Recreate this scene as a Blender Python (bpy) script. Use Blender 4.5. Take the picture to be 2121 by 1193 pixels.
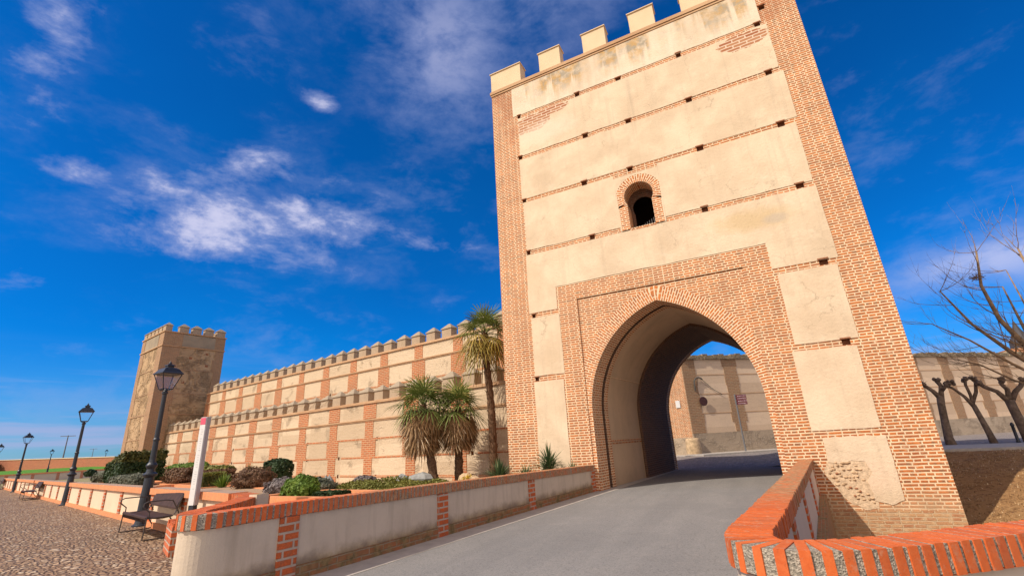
import bpy, math, random
from mathutils import Vector, Matrix, noise
R = math.radians
scene = bpy.context.scene
for o in list(bpy.data.objects):
    bpy.data.objects.remove(o)
C = scene.collection

# ------------------------------------------------------------------ camera
cam = bpy.data.cameras.new('camera')
cam.sensor_width = 36
cam.lens = 16.18
cam.clip_start = 0.05
cam.clip_end = 6000
camo = bpy.data.objects.new('camera', cam)
C.objects.link(camo)
_r = Vector((0.887012, 0.45872, -0.052773)); _u = Vector((0.190634, -0.259714, 0.946682)); _f = Vector((-0.420556, 0.849779, 0.317817))
camo.matrix_world = Matrix(((_r.x, _u.x, -_f.x, 0), (_r.y, _u.y, -_f.y, 0), (_r.z, _u.z, -_f.z, 1.47), (0, 0, 0, 1)))
scene.camera = camo

# ------------------------------------------------------------------ sun
SUN = Vector((-0.71, -1.0, 1.20)).normalized()
sun = bpy.data.lights.new('sun', 'SUN')
sun.energy = 4.6
sun.angle = R(0.55)
sun.color = (1.0, 0.895, 0.755)
suno = bpy.data.objects.new('sun', sun)
C.objects.link(suno)
suno.rotation_euler = SUN.to_track_quat('Z', 'Y').to_euler()

# ------------------------------------------------------------------ sky
world = bpy.data.worlds.new('World')
scene.world = world
world.use_nodes = True
wt = world.node_tree
wt.nodes.clear()
def wn(t, **k):
    n = wt.nodes.new(t)
    for a, b in k.items():
        setattr(n, a, b)
    return n
wo = wn('ShaderNodeOutputWorld'); bg = wn('ShaderNodeBackground')
wt.links.new(bg.outputs[0], wo.inputs[0])
sky = wn('ShaderNodeTexSky', sky_type='NISHITA')
sky.sun_disc = False
sky.sun_elevation = math.asin(SUN.z)
sky.sun_rotation = math.atan2(SUN.x, SUN.y)
sky.altitude = 800
sky.air_density = 1.0
sky.dust_density = 0.4
sky.ozone_density = 3.0
tc = wn('ShaderNodeTexCoord')
def wmath(op, a, b=None, c=None, clamp=False):
    n = wn('ShaderNodeMath', operation=op); n.use_clamp = clamp
    for i, v in enumerate((a, b, c)):
        if v is None: continue
        if isinstance(v, (int, float)): n.inputs[i].default_value = v
        else: wt.links.new(v, n.inputs[i])
    return n.outputs[0]
def wdot(vec):
    n = wn('ShaderNodeVectorMath', operation='DOT_PRODUCT')
    wt.links.new(tc.outputs['Generated'], n.inputs[0]); n.inputs[1].default_value = vec
    return n.outputs['Value']
def wmix(f, a, b, mode='MIX'):
    n = wn('ShaderNodeMix', data_type='RGBA', blend_type=mode)
    for s, v in ((0, f), (6, a), (7, b)):
        if isinstance(v, (int, float)): n.inputs[s].default_value = v
        elif isinstance(v, tuple): n.inputs[s].default_value = v
        else: wt.links.new(v, n.inputs[s])
    return n.outputs[2]
def wramp(v, a, b, smooth=True):
    n = wn('ShaderNodeMapRange'); n.interpolation_type = 'SMOOTHSTEP' if smooth else 'LINEAR'
    wt.links.new(v, n.inputs[0]); n.inputs[1].default_value = a; n.inputs[2].default_value = b
    return n.outputs[0]
def wnoise(scale, detail, rough, vscale=(1, 1, 1), dist=0.0, off=(0, 0, 0)):
    m = wn('ShaderNodeMapping'); m.inputs['Scale'].default_value = vscale; m.inputs['Location'].default_value = off
    wt.links.new(tc.outputs['Generated'], m.inputs[0])
    n = wn('ShaderNodeTexNoise'); n.inputs['Scale'].default_value = scale; n.inputs['Detail'].default_value = detail
    n.inputs['Roughness'].default_value = rough; n.inputs['Distortion'].default_value = dist
    wt.links.new(m.outputs[0], n.inputs['Vector'])
    return n.outputs[0]
# clouds: soft elliptical banks of a chosen direction, broken up by noise
BANKS = [((-0.785, 0.445, 0.398), 0.20, 0.085, 0.98), ((-0.69, 0.57, 0.435), 0.15, 0.075, 0.95), ((-0.73, 0.45, 0.50), 0.09, 0.05, 0.75), ((-0.77, 0.41, 0.46), 0.07, 0.05, 0.8),
         ((-0.613, 0.483, 0.625), 0.030, 0.022, 0.85),
         ((-0.787, 0.164, 0.595), 0.05, 0.12, 0.55), ((-0.84, 0.20, 0.50), 0.07, 0.09, 0.45), ((-0.863, 0.25, 0.435), 0.055, 0.035, 0.85),
         ((-0.546, 0.732, 0.407), 0.09, 0.028, 0.62), ((0.369, 0.902, 0.223), 0.17, 0.05, 0.80), ((0.20, 0.95, 0.22), 0.10, 0.03, 0.55),
         ((-0.929, 0.25, 0.272), 0.045, 0.022, 0.55), ((-0.655, 0.555, 0.513), 0.06, 0.04, 0.55), ((-0.62, 0.63, 0.46), 0.10, 0.045, 0.4)]
VEILS = [((-0.40, 0.57, 0.72), 0.16, 0.17, 0.66), ((-0.38, 0.47, 0.80), 0.20, 0.14, 0.62), ((-0.20, 0.50, 0.84), 0.22, 0.26, 0.60), ((0.369, 0.902, 0.223), 0.16, 0.05, 0.80), ((-0.84, 0.2, 0.52), 0.09, 0.14, .22), ((-0.70, 0.50, 0.42), 0.25, 0.13, .42), ((-0.84, 0.3, 0.42), 0.12, 0.12, .35)]
cov = None; soft = None
for d, sa, sb, amp in BANKS + VEILS:
    d = Vector(d).normalized(); t1 = d.cross(Vector((0, 0, 1))).normalized(); t2 = t1.cross(d)
    a = wmath('DIVIDE', wdot(t1), sa); b = wmath('DIVIDE', wdot(t2), sb)
    r2 = wmath('ADD', wmath('MULTIPLY', a, a), wmath('MULTIPLY', b, b))
    g = wmath('MULTIPLY', wmath('POWER', 2.718, wmath('MULTIPLY', r2, -0.8)), amp)
    g = wmath('MULTIPLY', g, wmath('GREATER_THAN', wdot(d), 0.0))
    if (tuple(round(c, 3) for c in d), amp) in [(tuple(round(c, 3) for c in Vector(v[0]).normalized()), v[3]) for v in VEILS]: soft = g if soft is None else wmath('MAXIMUM', soft, g)
    else: cov = g if cov is None else wmath('MAXIMUM', cov, g)
dz = wdot((0, 0, 1))
n1 = wnoise(7.5, 10, 0.64, (1, 1, 2.1), 0.15)
n2 = wnoise(2.3, 5, 0.55, (1, 1, 1.5), 0.2, (3.1, 1.2, 0.4))
dens = wmath('ADD', wmath('MULTIPLY', cov, 0.80), wmath('MULTIPLY', wmath('SUBTRACT', n1, 0.52), 1.75))
cl = wmath('MULTIPLY', wramp(dens, 0.25, 0.90), 0.84)
cl = wmath('MINIMUM', cl, wmath('ADD', wmath('MULTIPLY', cov, 1.0), 0.10))
thin = wmath('MULTIPLY', wramp(wmath('ADD', n1, wmath('MULTIPLY', n2, 0.7)), 0.84, 1.12), 0.19)
cl = wmath('MAXIMUM', cl, wmath('MULTIPLY', soft, wmath('MULTIPLY', wramp(wmath('ADD', wmath('MULTIPLY', soft, 0.5), wmath('SUBTRACT', n1, 0.5)), 0.0, 0.42), 0.85)))
# low streaks of cloud over the horizon
ns = wnoise(2.2, 6, 0.6, (1, 1, 16), 0.15)
low = wmath('MULTIPLY', wramp(dz, 0.20, 0.05), wramp(ns, 0.44, 0.66))
low = wmath('MULTIPLY', low, 0.72)
# bright broken cloud deck added in the unseen sky behind the camera, fills shadows
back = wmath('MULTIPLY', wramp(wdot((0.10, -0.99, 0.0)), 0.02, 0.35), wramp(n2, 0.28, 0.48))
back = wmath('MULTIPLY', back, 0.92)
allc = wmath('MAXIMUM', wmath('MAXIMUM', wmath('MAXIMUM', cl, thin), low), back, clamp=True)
tint = wmix(wramp(dz, 0.0, 0.22), (0.30, 0.70, 1.22, 1), (0.015, 0.70, 1.50, 1))
blue = wmix(1.0, sky.outputs[0], tint, 'MULTIPLY')
sc = wmix(0.5, blue, blue)
var = wramp(n2, 0.35, 0.70)
blue2 = wmix(wmath('MULTIPLY', var, 0.40), blue, wmix(1.0, blue, (1.6, 1.28, 1.12, 1), 'MULTIPLY'))
cloudcol = wmix(wmath('MULTIPLY', wramp(cl, 0.35, 0.85), 1.0), (4.4, 5.0, 8.2, 1), (8.0, 7.9, 10.2, 1))
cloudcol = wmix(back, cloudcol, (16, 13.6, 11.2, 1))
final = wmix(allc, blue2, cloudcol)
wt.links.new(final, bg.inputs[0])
bg.inputs[1].default_value = 0.09

scene.view_settings.view_transform = 'Standard'
scene.view_settings.look = 'None'
scene.view_settings.exposure = 0.0
scene.view_settings.gamma = 1
scene.render.engine = 'CYCLES'
scene.cycles.max_bounces = 8
scene.cycles.diffuse_bounces = 5

# ================================================================== materials
class NT:
    def __init__(s, name, rough=0.85, spec=0.3):
        s.m = bpy.data.materials.new(name); s.m.use_nodes = True
        s.t = s.m.node_tree; s.b = s.t.nodes['Principled BSDF']
        s.b.inputs['Roughness'].default_value = rough
        s.b.inputs['Specular IOR Level'].default_value = spec
    def n(s, t, **k):
        n = s.t.nodes.new(t)
        for a, b in k.items(): setattr(n, a, b)
        return n
    def put(s, v, sock):
        if isinstance(v, (int, float)): sock.default_value = v
        elif isinstance(v, tuple): sock.default_value = v if len(v) == 4 or sock.type == 'VECTOR' else (*v, 1)
        else: s.t.links.new(v, sock)
    def uv(s, scale=(1, 1, 1), loc=(0, 0, 0), rot=0.0, obj=False):
        tcn = s.n('ShaderNodeTexCoord'); m = s.n('ShaderNodeMapping')
        m.inputs['Scale'].default_value = scale; m.inputs['Location'].default_value = loc; m.inputs['Rotation'].default_value = (0, 0, rot)
        s.t.links.new(tcn.outputs['Object' if obj else 'UV'], m.inputs[0])
        return m.outputs[0]
    def noise(s, vec, scale, detail=4, rough=0.55, dist=0.0, color=False):
        n = s.n('ShaderNodeTexNoise'); s.t.links.new(vec, n.inputs['Vector'])
        n.inputs['Scale'].default_value = scale; n.inputs['Detail'].default_value = detail
        n.inputs['Roughness'].default_value = rough; n.inputs['Distortion'].default_value = dist
        return n.outputs[1 if color else 0]
    def vor(s, vec, scale, feature='F1', out='Distance', rnd=1.0):
        n = s.n('ShaderNodeTexVoronoi', feature=feature); s.t.links.new(vec, n.inputs['Vector'])
        n.inputs['Scale'].default_value = scale; n.inputs['Randomness'].default_value = rnd
        return n.outputs[out]
    def math(s, op, a, b=0.0, c=None, clamp=False):
        n = s.n('ShaderNodeMath', operation=op); n.use_clamp = clamp
        s.put(a, n.inputs[0]); s.put(b, n.inputs[1])
        if c is not None: s.put(c, n.inputs[2])
        return n.outputs[0]
    def rng(s, v, a, b, c=0.0, d=1.0, smooth=False):
        n = s.n('ShaderNodeMapRange'); s.put(v, n.inputs[0])
        if smooth: n.interpolation_type = 'SMOOTHSTEP'
        for i, x in enumerate((a, b, c, d)): n.inputs[i + 1].default_value = x
        return n.outputs[0]
    def mix(s, f, a, b, mode='MIX'):
        n = s.n('ShaderNodeMix', data_type='RGBA', blend_type=mode)
        s.put(f, n.inputs[0]); s.put(a, n.inputs[6]); s.put(b, n.inputs[7])
        return n.outputs[2]
    def xyz(s, vec):
        n = s.n('ShaderNodeSeparateXYZ'); s.t.links.new(vec, n.inputs[0]); return n.outputs
    def vadd(s, a, b, k):
        m = s.n('ShaderNodeVectorMath', operation='MULTIPLY_ADD')
        s.t.links.new(b, m.inputs[0]); m.inputs[1].default_value = k; s.t.links.new(a, m.inputs[2])
        return m.outputs[0]
    def bump(s, h, strength=0.5, dist=0.01, prev=None):
        n = s.n('ShaderNodeBump'); s.put(h, n.inputs['Height'])
        n.inputs['Strength'].default_value = strength; n.inputs['Distance'].default_value = dist
        if prev is not None: s.t.links.new(prev, n.inputs['Normal'])
        s.t.links.new(n.outputs[0], s.b.inputs['Normal'])
        return n.outputs[0]
    def col(s, c): s.put(c, s.b.inputs['Base Color'])

def brick_nodes(k, vec, w, h, mort, squash=1.0, sf=2, off=0.5, wob=0.008, smooth=0.3):
    wv = k.noise(vec, 3.0, 3, 0.6, color=True)
    v = k.vadd(vec, k.vadd(wv, wv, (0, 0, 0)), (wob, wob, 0))
    b = k.n('ShaderNodeTexBrick', offset=off, squash=squash, squash_frequency=sf)
    k.t.links.new(v, b.inputs['Vector'])
    b.inputs['Scale'].default_value = 1; b.inputs['Brick Width'].default_value = w; b.inputs['Row Height'].default_value = h
    b.inputs['Mortar Size'].default_value = mort; b.inputs['Mortar Smooth'].default_value = smooth; b.inputs['Bias'].default_value = 0
    b.inputs['Color1'].default_value = (0, 0, 0, 1); b.inputs['Color2'].default_value = (1, 1, 1, 1); b.inputs['Mortar'].default_value = (0.5, 0.5, 0.5, 1)
    return b.outputs['Color'], b.outputs['Fac']

def brick_mat(name, c1, c2, c3, mort, w, h, ms, squash=1.0, wob=0.012, rot=0.0, erode=0.0, bumpd=0.008, grime=(0.25, 0.15, 0.09), grime_amt=0.25, topred=False):
    k = NT(name)
    uv = k.uv(rot=rot)
    rv, fac = brick_nodes(k, uv, w, h, ms, squash, wob=wob)
    big = k.noise(uv, 0.35, 4, 0.6); mid = k.noise(uv, 5.0, 5, 0.65); fine = k.noise(uv, 45, 4, 0.7)
    base = k.mix(k.rng(rv, 0.15, 0.85), c1, c2)
    base = k.mix(k.rng(k.noise(uv, 9, 2, 0.5), 0.52, 0.66), base, c3)
    base = k.mix(1.0, base, k.mix(k.rng(fine, 0.3, 0.75), (0.72, 0.72, 0.72), (1.25, 1.25, 1.25)), 'MULTIPLY')
    mo = k.mix(k.rng(mid, 0.35, 0.7), mort, tuple(x * 0.82 for x in mort))
    # mortar smeared over some bricks
    f2 = k.math('MAXIMUM', fac, k.rng(mid, 0.60 - erode, 0.78 - erode, 0, 0.75), clamp=True)
    col = k.mix(f2, base, mo)
    col = k.mix(k.rng(big, 0.42, 0.72, 0, grime_amt), col, grime)
    if topred:      # bare, redder brickwork where the render has washed off high on the tower and in odd patches
        zz = k.xyz(uv)[1]; wv = k.noise(uv, 0.8, 5, 0.65)
        msk = k.math('ADD', k.rng(zz, 10.5, 14.5, -0.25, 0.30), k.math('MULTIPLY', k.math('SUBTRACT', wv, 0.5), 1.9))
        red = k.mix(k.math('MULTIPLY', fac, 0.35), k.mix(rv, (0.42, 0.13, 0.05), (0.30, 0.11, 0.05)), mo)
        col = k.mix(k.rng(msk, 0.22, 0.40, 0, 0.75), col, red)
        col = k.mix(k.rng(k.math('ADD', zz, k.math('MULTIPLY', wv, 0.9)), 0.50, -0.05, 0, 0.62), col, (0.58, 0.41, 0.25))
        tone = k.noise(uv, 1.6, 4, 0.6)
        col = k.mix(1.0, col, k.mix(k.rng(tone, 0.3, 0.7), (0.84, 0.82, 0.80), (1.08, 1.08, 1.06)), 'MULTIPLY')
    k.col(col)
    hgt = k.math('ADD', k.math('MULTIPLY', fac, -1.0), k.math('MULTIPLY', fine, 0.5))
    k.bump(hgt, 0.8, bumpd)
    return k.m

M = {}
CREAM = (0.85, 0.61, 0.38)
M['gate_brick'] = brick_mat('gate brick', (0.60, 0.185, 0.045), (0.42, 0.13, 0.045), (0.27, 0.13, 0.065), (0.84, 0.635, 0.43), 0.29, 0.0735, 0.0168, squash=0.52, wob=0.020, grime=(0.50, 0.25, 0.13), grime_amt=0.20, erode=0.03, topred=True, bumpd=0.014)
M['ring_brick'] = brick_mat('arch brick', (0.59, 0.185, 0.045), (0.43, 0.14, 0.05), (0.30, 0.13, 0.07), (0.84, 0.635, 0.43), 0.235, 0.074, 0.0165, wob=0.008, grime_amt=0.1)
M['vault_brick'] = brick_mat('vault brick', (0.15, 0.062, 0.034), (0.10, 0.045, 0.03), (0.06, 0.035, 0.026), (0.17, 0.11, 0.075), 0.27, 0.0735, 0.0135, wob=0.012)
M['old_brick'] = brick_mat('old eroded brick', (0.44, 0.20, 0.10), (0.54, 0.31, 0.16), (0.60, 0.42, 0.25), (0.60, 0.44, 0.28), 0.30, 0.075, 0.012, squash=0.7, wob=0.045, erode=0.07, bumpd=0.03, grime=(0.5, 0.32, 0.16))
M['wall_brick'] = brick_mat('wall brick', (0.56, 0.155, 0.05), (0.44, 0.125, 0.045), (0.36, 0.17, 0.09), (0.62, 0.40, 0.23), 0.34, 0.10, 0.019, wob=0.02, grime_amt=0.25, bumpd=0.012)
M['worn_brick'] = brick_mat('worn tower brick', (0.46, 0.23, 0.115), (0.36, 0.19, 0.10), (0.44, 0.28, 0.16), (0.50, 0.36, 0.23), 0.30, 0.095, 0.018, wob=0.03, erode=0.06, bumpd=0.02, grime_amt=0.3)
M['low_brick'] = brick_mat('parapet brick', (0.62, 0.13, 0.035), (0.52, 0.11, 0.03), (0.40, 0.13, 0.06), (0.52, 0.40, 0.31), 0.27, 0.095, 0.016, wob=0.01, bumpd=0.01, grime_amt=0.12)
M['soldier_brick'] = brick_mat('soldier brick', (0.80, 0.29, 0.115), (0.72, 0.25, 0.10), (0.62, 0.25, 0.12), (0.70, 0.42, 0.24), 2.0, 0.062, 0.007, wob=0.004, rot=R(90), bumpd=0.006, grime_amt=0.15)
M['cap_top'] = brick_mat('weathered cap top', (0.46, 0.29, 0.20), (0.38, 0.26, 0.19), (0.34, 0.27, 0.21), (0.42, 0.33, 0.26), 2.0, 0.062, 0.007, wob=0.004, rot=R(90), bumpd=0.006, grime=(0.24, 0.20, 0.16), grime_amt=0.4)
M['far_brick'] = brick_mat('field wall brick', (0.50, 0.15, 0.07), (0.42, 0.12, 0.06), (0.38, 0.13, 0.07), (0.46, 0.22, 0.14), 0.6, 0.2, 0.03, wob=0.02)

def plaster(name, c1, c2, speck=0.5, bumpd=0.01, fnscale=14):
    k = NT(name, 0.9, 0.2); uv = k.uv()
    a = k.noise(uv, 0.8, 5, 0.6, 0.3); b = k.noise(uv, fnscale, 5, 0.7); c = k.noise(uv, 90, 3, 0.7)
    col = k.mix(k.rng(a, 0.3, 0.72, smooth=True), c1, c2)
    col = k.mix(k.rng(b, 0.56, 0.78, 0, 0.35), col, tuple(x * 0.8 for x in c2))
    col = k.mix(k.rng(k.vor(uv, 11), 0.0, 0.045, speck, 0.0), col, (0.30, 0.20, 0.12))
    k.base = col; k.uvv = uv
    k.bump(k.math('ADD', k.math('MULTIPLY', b, 0.8), k.math('MULTIPLY', c, 0.35)), 0.7, bumpd)
    return k
k = plaster('gate plaster', (0.77, 0.615, 0.445), (0.64, 0.49, 0.34), 0.7, 0.028)
# weather: lichen runs below the parapet, soot runs lower down, grey fields, exposed brick
X = k.xyz(k.uvv); x, z = X[0], X[1]
wob = k.noise(k.uvv, 2.2, 5, 0.65)
run = k.noise(k.uv((3.0, 0.22, 1)), 1.0, 4, 0.6)
top = k.rng(z, 13.2, 15.25)
col = k.mix(k.math('MULTIPLY', k.rng(z, 13.6, 13.9), k.rng(wob, 0.30, 0.62, 0.25, 0.8)), k.base, (0.80, 0.67, 0.53))
lich = k.math('MULTIPLY', k.rng(k.math('ADD', run, k.math('MULTIPLY', top, 0.30)), 0.60, 0.70), k.rng(z, 13.9, 14.7))
lich = k.math('MULTIPLY', lich, k.rng(wob, 0.34, 0.52, 0.15, 1))
lich = k.math('MULTIPLY', lich, k.rng(k.noise(k.uv((0.75, 0.05, 1), (2, 0, 0)), 1.0, 2), 0.42, 0.52, 0.12, 1))
col = k.mix(k.math('MULTIPLY', lich, 0.85), col, k.mix(k.rng(k.noise(k.uvv, 3.2, 3), 0.42, 0.56), (0.30, 0.26, 0.20), (0.48, 0.27, 0.07)))
run2 = k.noise(k.uv((2.0, 0.12, 1), (7, 3, 0)), 1.0, 3, 0.6)
soot = k.math('MULTIPLY', k.rng(run2, 0.60, 0.76), k.math('MULTIPLY', k.rng(z, 9.5, 13.0), k.rng(z, 13.9, 13.5)))
col = k.mix(k.math('MULTIPLY', soot, 0.6), col, (0.34, 0.27, 0.20))
big = k.noise(k.uvv, 0.55, 6, 0.68, 0.6)
col = k.mix(k.rng(big, 0.48, 0.68, 0, 0.50), col, (0.54, 0.42, 0.29))
col = k.mix(k.rng(k.noise(k.uvv, 1.7, 6, 0.7, 0.4), 0.56, 0.72, 0, 0.35), col, (0.84, 0.71, 0.55))
rain = k.noise(k.uv((5.0, 0.18, 1), (3, 9, 0)), 1.0, 5, 0.65)
col = k.mix(k.rng(rain, 0.54, 0.76, 0, 0.42), col, (0.48, 0.37, 0.26))
def blob(cx, cz, rx, rz):
    a = k.math('DIVIDE', k.math('SUBTRACT', x, cx), rx); b = k.math('DIVIDE', k.math('SUBTRACT', z, cz), rz)
    r = k.math('ADD', k.math('MULTIPLY', a, a), k.math('MULTIPLY', b, b))
    return k.math('ADD', r, k.math('MULTIPLY', k.math('SUBTRACT', wob, 0.5), 2.2))
ck = k.vor(k.vadd(k.uvv, k.noise(k.uvv, 1.4, 5, 0.7, color=True), (1.1, 1.1, 0)), 0.55, 'DISTANCE_TO_EDGE')
col = k.mix(k.math('MULTIPLY', k.rng(ck, 0.0, 0.006, 1, 0), k.rng(k.noise(k.uvv, 0.7, 3), 0.48, 0.56, 0, 0.55)), col, (0.34, 0.25, 0.17))
rv, fac = brick_nodes(k, k.uvv, 0.40, 0.115, 0.02, wob=0.05)
exb = k.mix(fac, k.mix(rv, (0.36, 0.13, 0.06), (0.50, 0.25, 0.13)), (0.70, 0.55, 0.42))
for (cx, cz, rx, rz) in ((-5.75, 13.25, 1.0, 0.42), (-4.75, 13.52, 0.8, 0.20), (1.9, 13.36, 0.85, 0.33)):
    col = k.mix(k.rng(blob(cx, cz, rx, rz), 0.86, 0.80), col, exb)
for (cx, cz, rx, rz, c) in ((-5.2, 12.7, 1.3, 0.5, (0.80, 0.66, 0.52)), (0.9, 7.2, 1.2, 0.35, (0.60, 0.44, 0.24)), (1.5, 7.1, 0.35, 0.15, (0.5, 0.42, 0.34)), (-6.2, 6.9, 0.5, 0.7, (0.66, 0.50, 0.34)), (1.9, 0.3, 0.8, 0.35, (0.80, 0.60, 0.44))):
    col = k.mix(k.rng(blob(cx, cz, rx, rz), 1.3, 0.2, 0, 0.6), col, c)
k.col(col)
M['gate_plaster'] = k.m

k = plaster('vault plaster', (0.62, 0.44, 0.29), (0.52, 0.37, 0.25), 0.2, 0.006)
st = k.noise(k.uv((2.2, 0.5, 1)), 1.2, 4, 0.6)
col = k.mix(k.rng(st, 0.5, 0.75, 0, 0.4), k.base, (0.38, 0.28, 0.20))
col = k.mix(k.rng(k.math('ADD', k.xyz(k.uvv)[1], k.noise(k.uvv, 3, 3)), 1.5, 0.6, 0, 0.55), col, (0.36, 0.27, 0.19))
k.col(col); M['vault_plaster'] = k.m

def rubble(name, c1, c2, dark, scale=7.0, bumpd=0.05, amt=0.5, mixn=0.5):
    k = NT(name, 0.95, 0.1); uv = k.uv()
    w = k.vadd(uv, k.noise(uv, 4, 3, 0.6, color=True), (0.12, 0.12, 0))
    sq = k.uv((1, 1.7, 1))
    w = k.vadd(sq, k.noise(uv, 4, 3, 0.6, color=True), (0.12, 0.12, 0))
    e = k.vor(w, scale, 'DISTANCE_TO_EDGE'); cell = k.vor(w, scale, 'F1', 'Color')
    a = k.noise(uv, 0.9, 5, 0.65, 0.4); b = k.noise(uv, 12, 6, 0.72)
    where = k.rng(a, mixn - 0.05, mixn + 0.07)
    lay = k.noise(k.uv((0.9, 5.5, 1)), 1.2, 4, 0.6)
    col = k.mix(k.rng(b, 0.3, 0.7), c1, c2)
    col = k.mix(k.rng(lay, 0.55, 0.72, 0, 0.35), col, tuple(x * 0.72 for x in c2))
    pr = k.n('ShaderNodeTexBrick', offset=0.0); k.t.links.new(uv, pr.inputs['Vector']); pr.inputs['Scale'].default_value = 1
    pr.inputs['Brick Width'].default_value = 3.16; pr.inputs['Row Height'].default_value = 0.86; pr.inputs['Mortar Size'].default_value = 0.0
    pr.inputs['Color1'].default_value = (0.87, 0.85, 0.83, 1); pr.inputs['Color2'].default_value = (1.08, 1.09, 1.10, 1)
    col = k.mix(1.0, col, pr.outputs['Color'], 'MULTIPLY')
    stone = k.mix(k.rng(k.xyz(cell)[0], 0, 1), tuple(x * 0.92 for x in c1), tuple(x * 0.72 for x in c2))
    stone = k.mix(k.rng(e, 0.0, 0.10, 0.8, 0), stone, dark)
    col = k.mix(k.math('MULTIPLY', where, amt), col, stone)
    col = k.mix(k.rng(k.noise(k.uv((1, 1.8, 1)), 16, 4, 0.65), 0.63, 0.72, 0, 0.6), col, dark)
    col = k.mix(k.rng(k.noise(uv, 2.6, 5, 0.7), 0.5, 0.75, 0, 0.22), col, tuple(x * 0.78 for x in c2))
    k.col(col)
    h = k.math('MULTIPLY', k.rng(e, 0, 0.16), k.math('MULTIPLY', where, amt * 1.5))
    k.bump(k.math('ADD', h, k.math('ADD', k.math('MULTIPLY', b, 0.9), k.math('MULTIPLY', lay, 0.35))), 0.9, bumpd)
    return k.m
M['rubble'] = rubble('rammed rubble panel', (0.68, 0.54, 0.385), (0.56, 0.43, 0.29), (0.30, 0.19, 0.11), 9, 0.045, 0.55, 0.60)
M['tower_rubble'] = rubble('eroded tower rubble', (0.58, 0.41, 0.25), (0.46, 0.31, 0.18), (0.25, 0.15, 0.085), 7, 0.07, 0.7, 0.50)
M['merlon_stone'] = rubble('merlon render', (0.48, 0.37, 0.26), (0.40, 0.30, 0.21), (0.25, 0.18, 0.12), 9, 0.02, 0.35, 0.6)
M['street_rubble'] = rubble('street wall render', (0.78, 0.60, 0.43), (0.70, 0.52, 0.37), (0.24, 0.17, 0.12), 9, 0.015, 0.3, 0.62)
M['street_base'] = rubble('cement base render', (0.52, 0.42, 0.32), (0.42, 0.33, 0.24), (0.16, 0.12, 0.09), 7, 0.03, 0.6, 0.5)
M['coping'] = rubble('worn stone coping', (0.46, 0.36, 0.24), (0.38, 0.30, 0.21), (0.16, 0.12, 0.09), 9, 0.05, 0.8, 0.4)
k = plaster('merlon cap mortar', (0.38, 0.30, 0.21), (0.28, 0.23, 0.17), 0.3, 0.01); k.col(k.base); M['merlon_cap'] = k.m
k = plaster('gate merlon render', (0.74, 0.57, 0.38), (0.66, 0.49, 0.31), 0.6, 0.012); k.col(k.base); M['gate_merlon'] = k.m
k = plaster('string course', (0.56, 0.36, 0.21), (0.46, 0.27, 0.15), 0.5, 0.02); k.col(k.base); M['string'] = k.m

k = plaster('parapet render', (0.63, 0.52, 0.40), (0.55, 0.45, 0.35), 0.35, 0.012, 18)
zz = k.xyz(k.uvv)[1]; wob = k.noise(k.uvv, 3.0, 5, 0.65)
dirt = k.rng(k.math('ADD', zz, k.math('MULTIPLY', wob, 0.35)), 0.52, 0.30, 0, 0.85, smooth=True)
rn_ = k.rng(k.noise(k.uv((6, 0.5, 1)), 1.0, 5, 0.65), 0.50, 0.72, 0, 0.5)
bs = k.mix(rn_, k.base, (0.34, 0.27, 0.20))
bs = k.mix(k.rng(k.noise(k.uvv, 1.6, 6, 0.7), 0.5, 0.72, 0, 0.4), bs, (0.44, 0.36, 0.27))
k.col(k.mix(dirt, bs, k.mix(k.rng(wob, 0.42, 0.6), (0.20, 0.14, 0.09), (0.30, 0.19, 0.05))))
M['parapet'] = k.m
k = plaster('clean parapet render', (0.74, 0.58, 0.42), (0.66, 0.51, 0.37), 0.2, 0.01); k.col(k.base); M['plaza_panel'] = k.m
k = plaster('pale render', (0.62, 0.51, 0.41), (0.55, 0.45, 0.36), 0.2, 0.008); k.col(k.base); M['pale'] = k.m
# mossy plinth brick
k = NT('mossy plinth brick'); uv = k.uv(); rv, fac = brick_nodes(k, uv, 0.27, 0.085, 0.011, wob=0.03)
nn = k.noise(uv, 3.5, 5, 0.7)
c = k.mix(fac, k.mix(rv, (0.40, 0.13, 0.05), (0.30, 0.13, 0.06)), (0.33, 0.24, 0.16))
c = k.mix(k.rng(nn, 0.40, 0.60), c, k.mix(k.rng(k.noise(uv, 9, 3), 0.4, 0.6), (0.16, 0.12, 0.05), (0.30, 0.20, 0.09)))
k.col(c); k.bump(k.math('ADD', k.math('MULTIPLY', fac, -1.0), nn), 0.8, 0.015); M['plinth'] = k.m

# loose cap bricks: colour varies brick by brick through the face attribute 'tint'
k = NT('cap brick', 0.65, 0.35); uv = k.uv(obj=True)
at = k.n('ShaderNodeAttribute', attribute_name='tint'); t = at.outputs['Fac']
c = k.mix(t, (0.66, 0.125, 0.022), (0.48, 0.085, 0.018))
c = k.mix(k.rng(k.noise(uv, 30, 5, 0.7), 0.35, 0.8, 0, 0.55), c, (0.72, 0.20, 0.06))
c = k.mix(k.rng(k.noise(uv, 14, 5, 0.7), 0.55, 0.70, 0, 0.6), c, (0.48, 0.30, 0.20))
c = k.mix(k.rng(k.noise(uv, 42, 4, 0.7), 0.58, 0.72, 0, 0.5), c, (0.22, 0.055, 0.02))
c = k.mix(k.rng(k.noise(uv, 5, 4, 0.6), 0.5, 0.7, 0, 0.35), c, (0.36, 0.12, 0.05))
age = k.rng(k.xyz(uv)[1], -0.4, 1.2, 0, 0.85)
c = k.mix(k.math('MULTIPLY', age, k.rng(k.noise(uv, 9, 4, 0.6), 0.26, 0.56)), c, k.mix(k.rng(k.noise(uv, 22, 3), 0.4, 0.6), (0.26, 0.15, 0.07), (0.40, 0.27, 0.15)))
k.col(c); k.bump(k.noise(uv, 120, 5, 0.7), 0.5, 0.004); M['cap_brick'] = k.m
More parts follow.
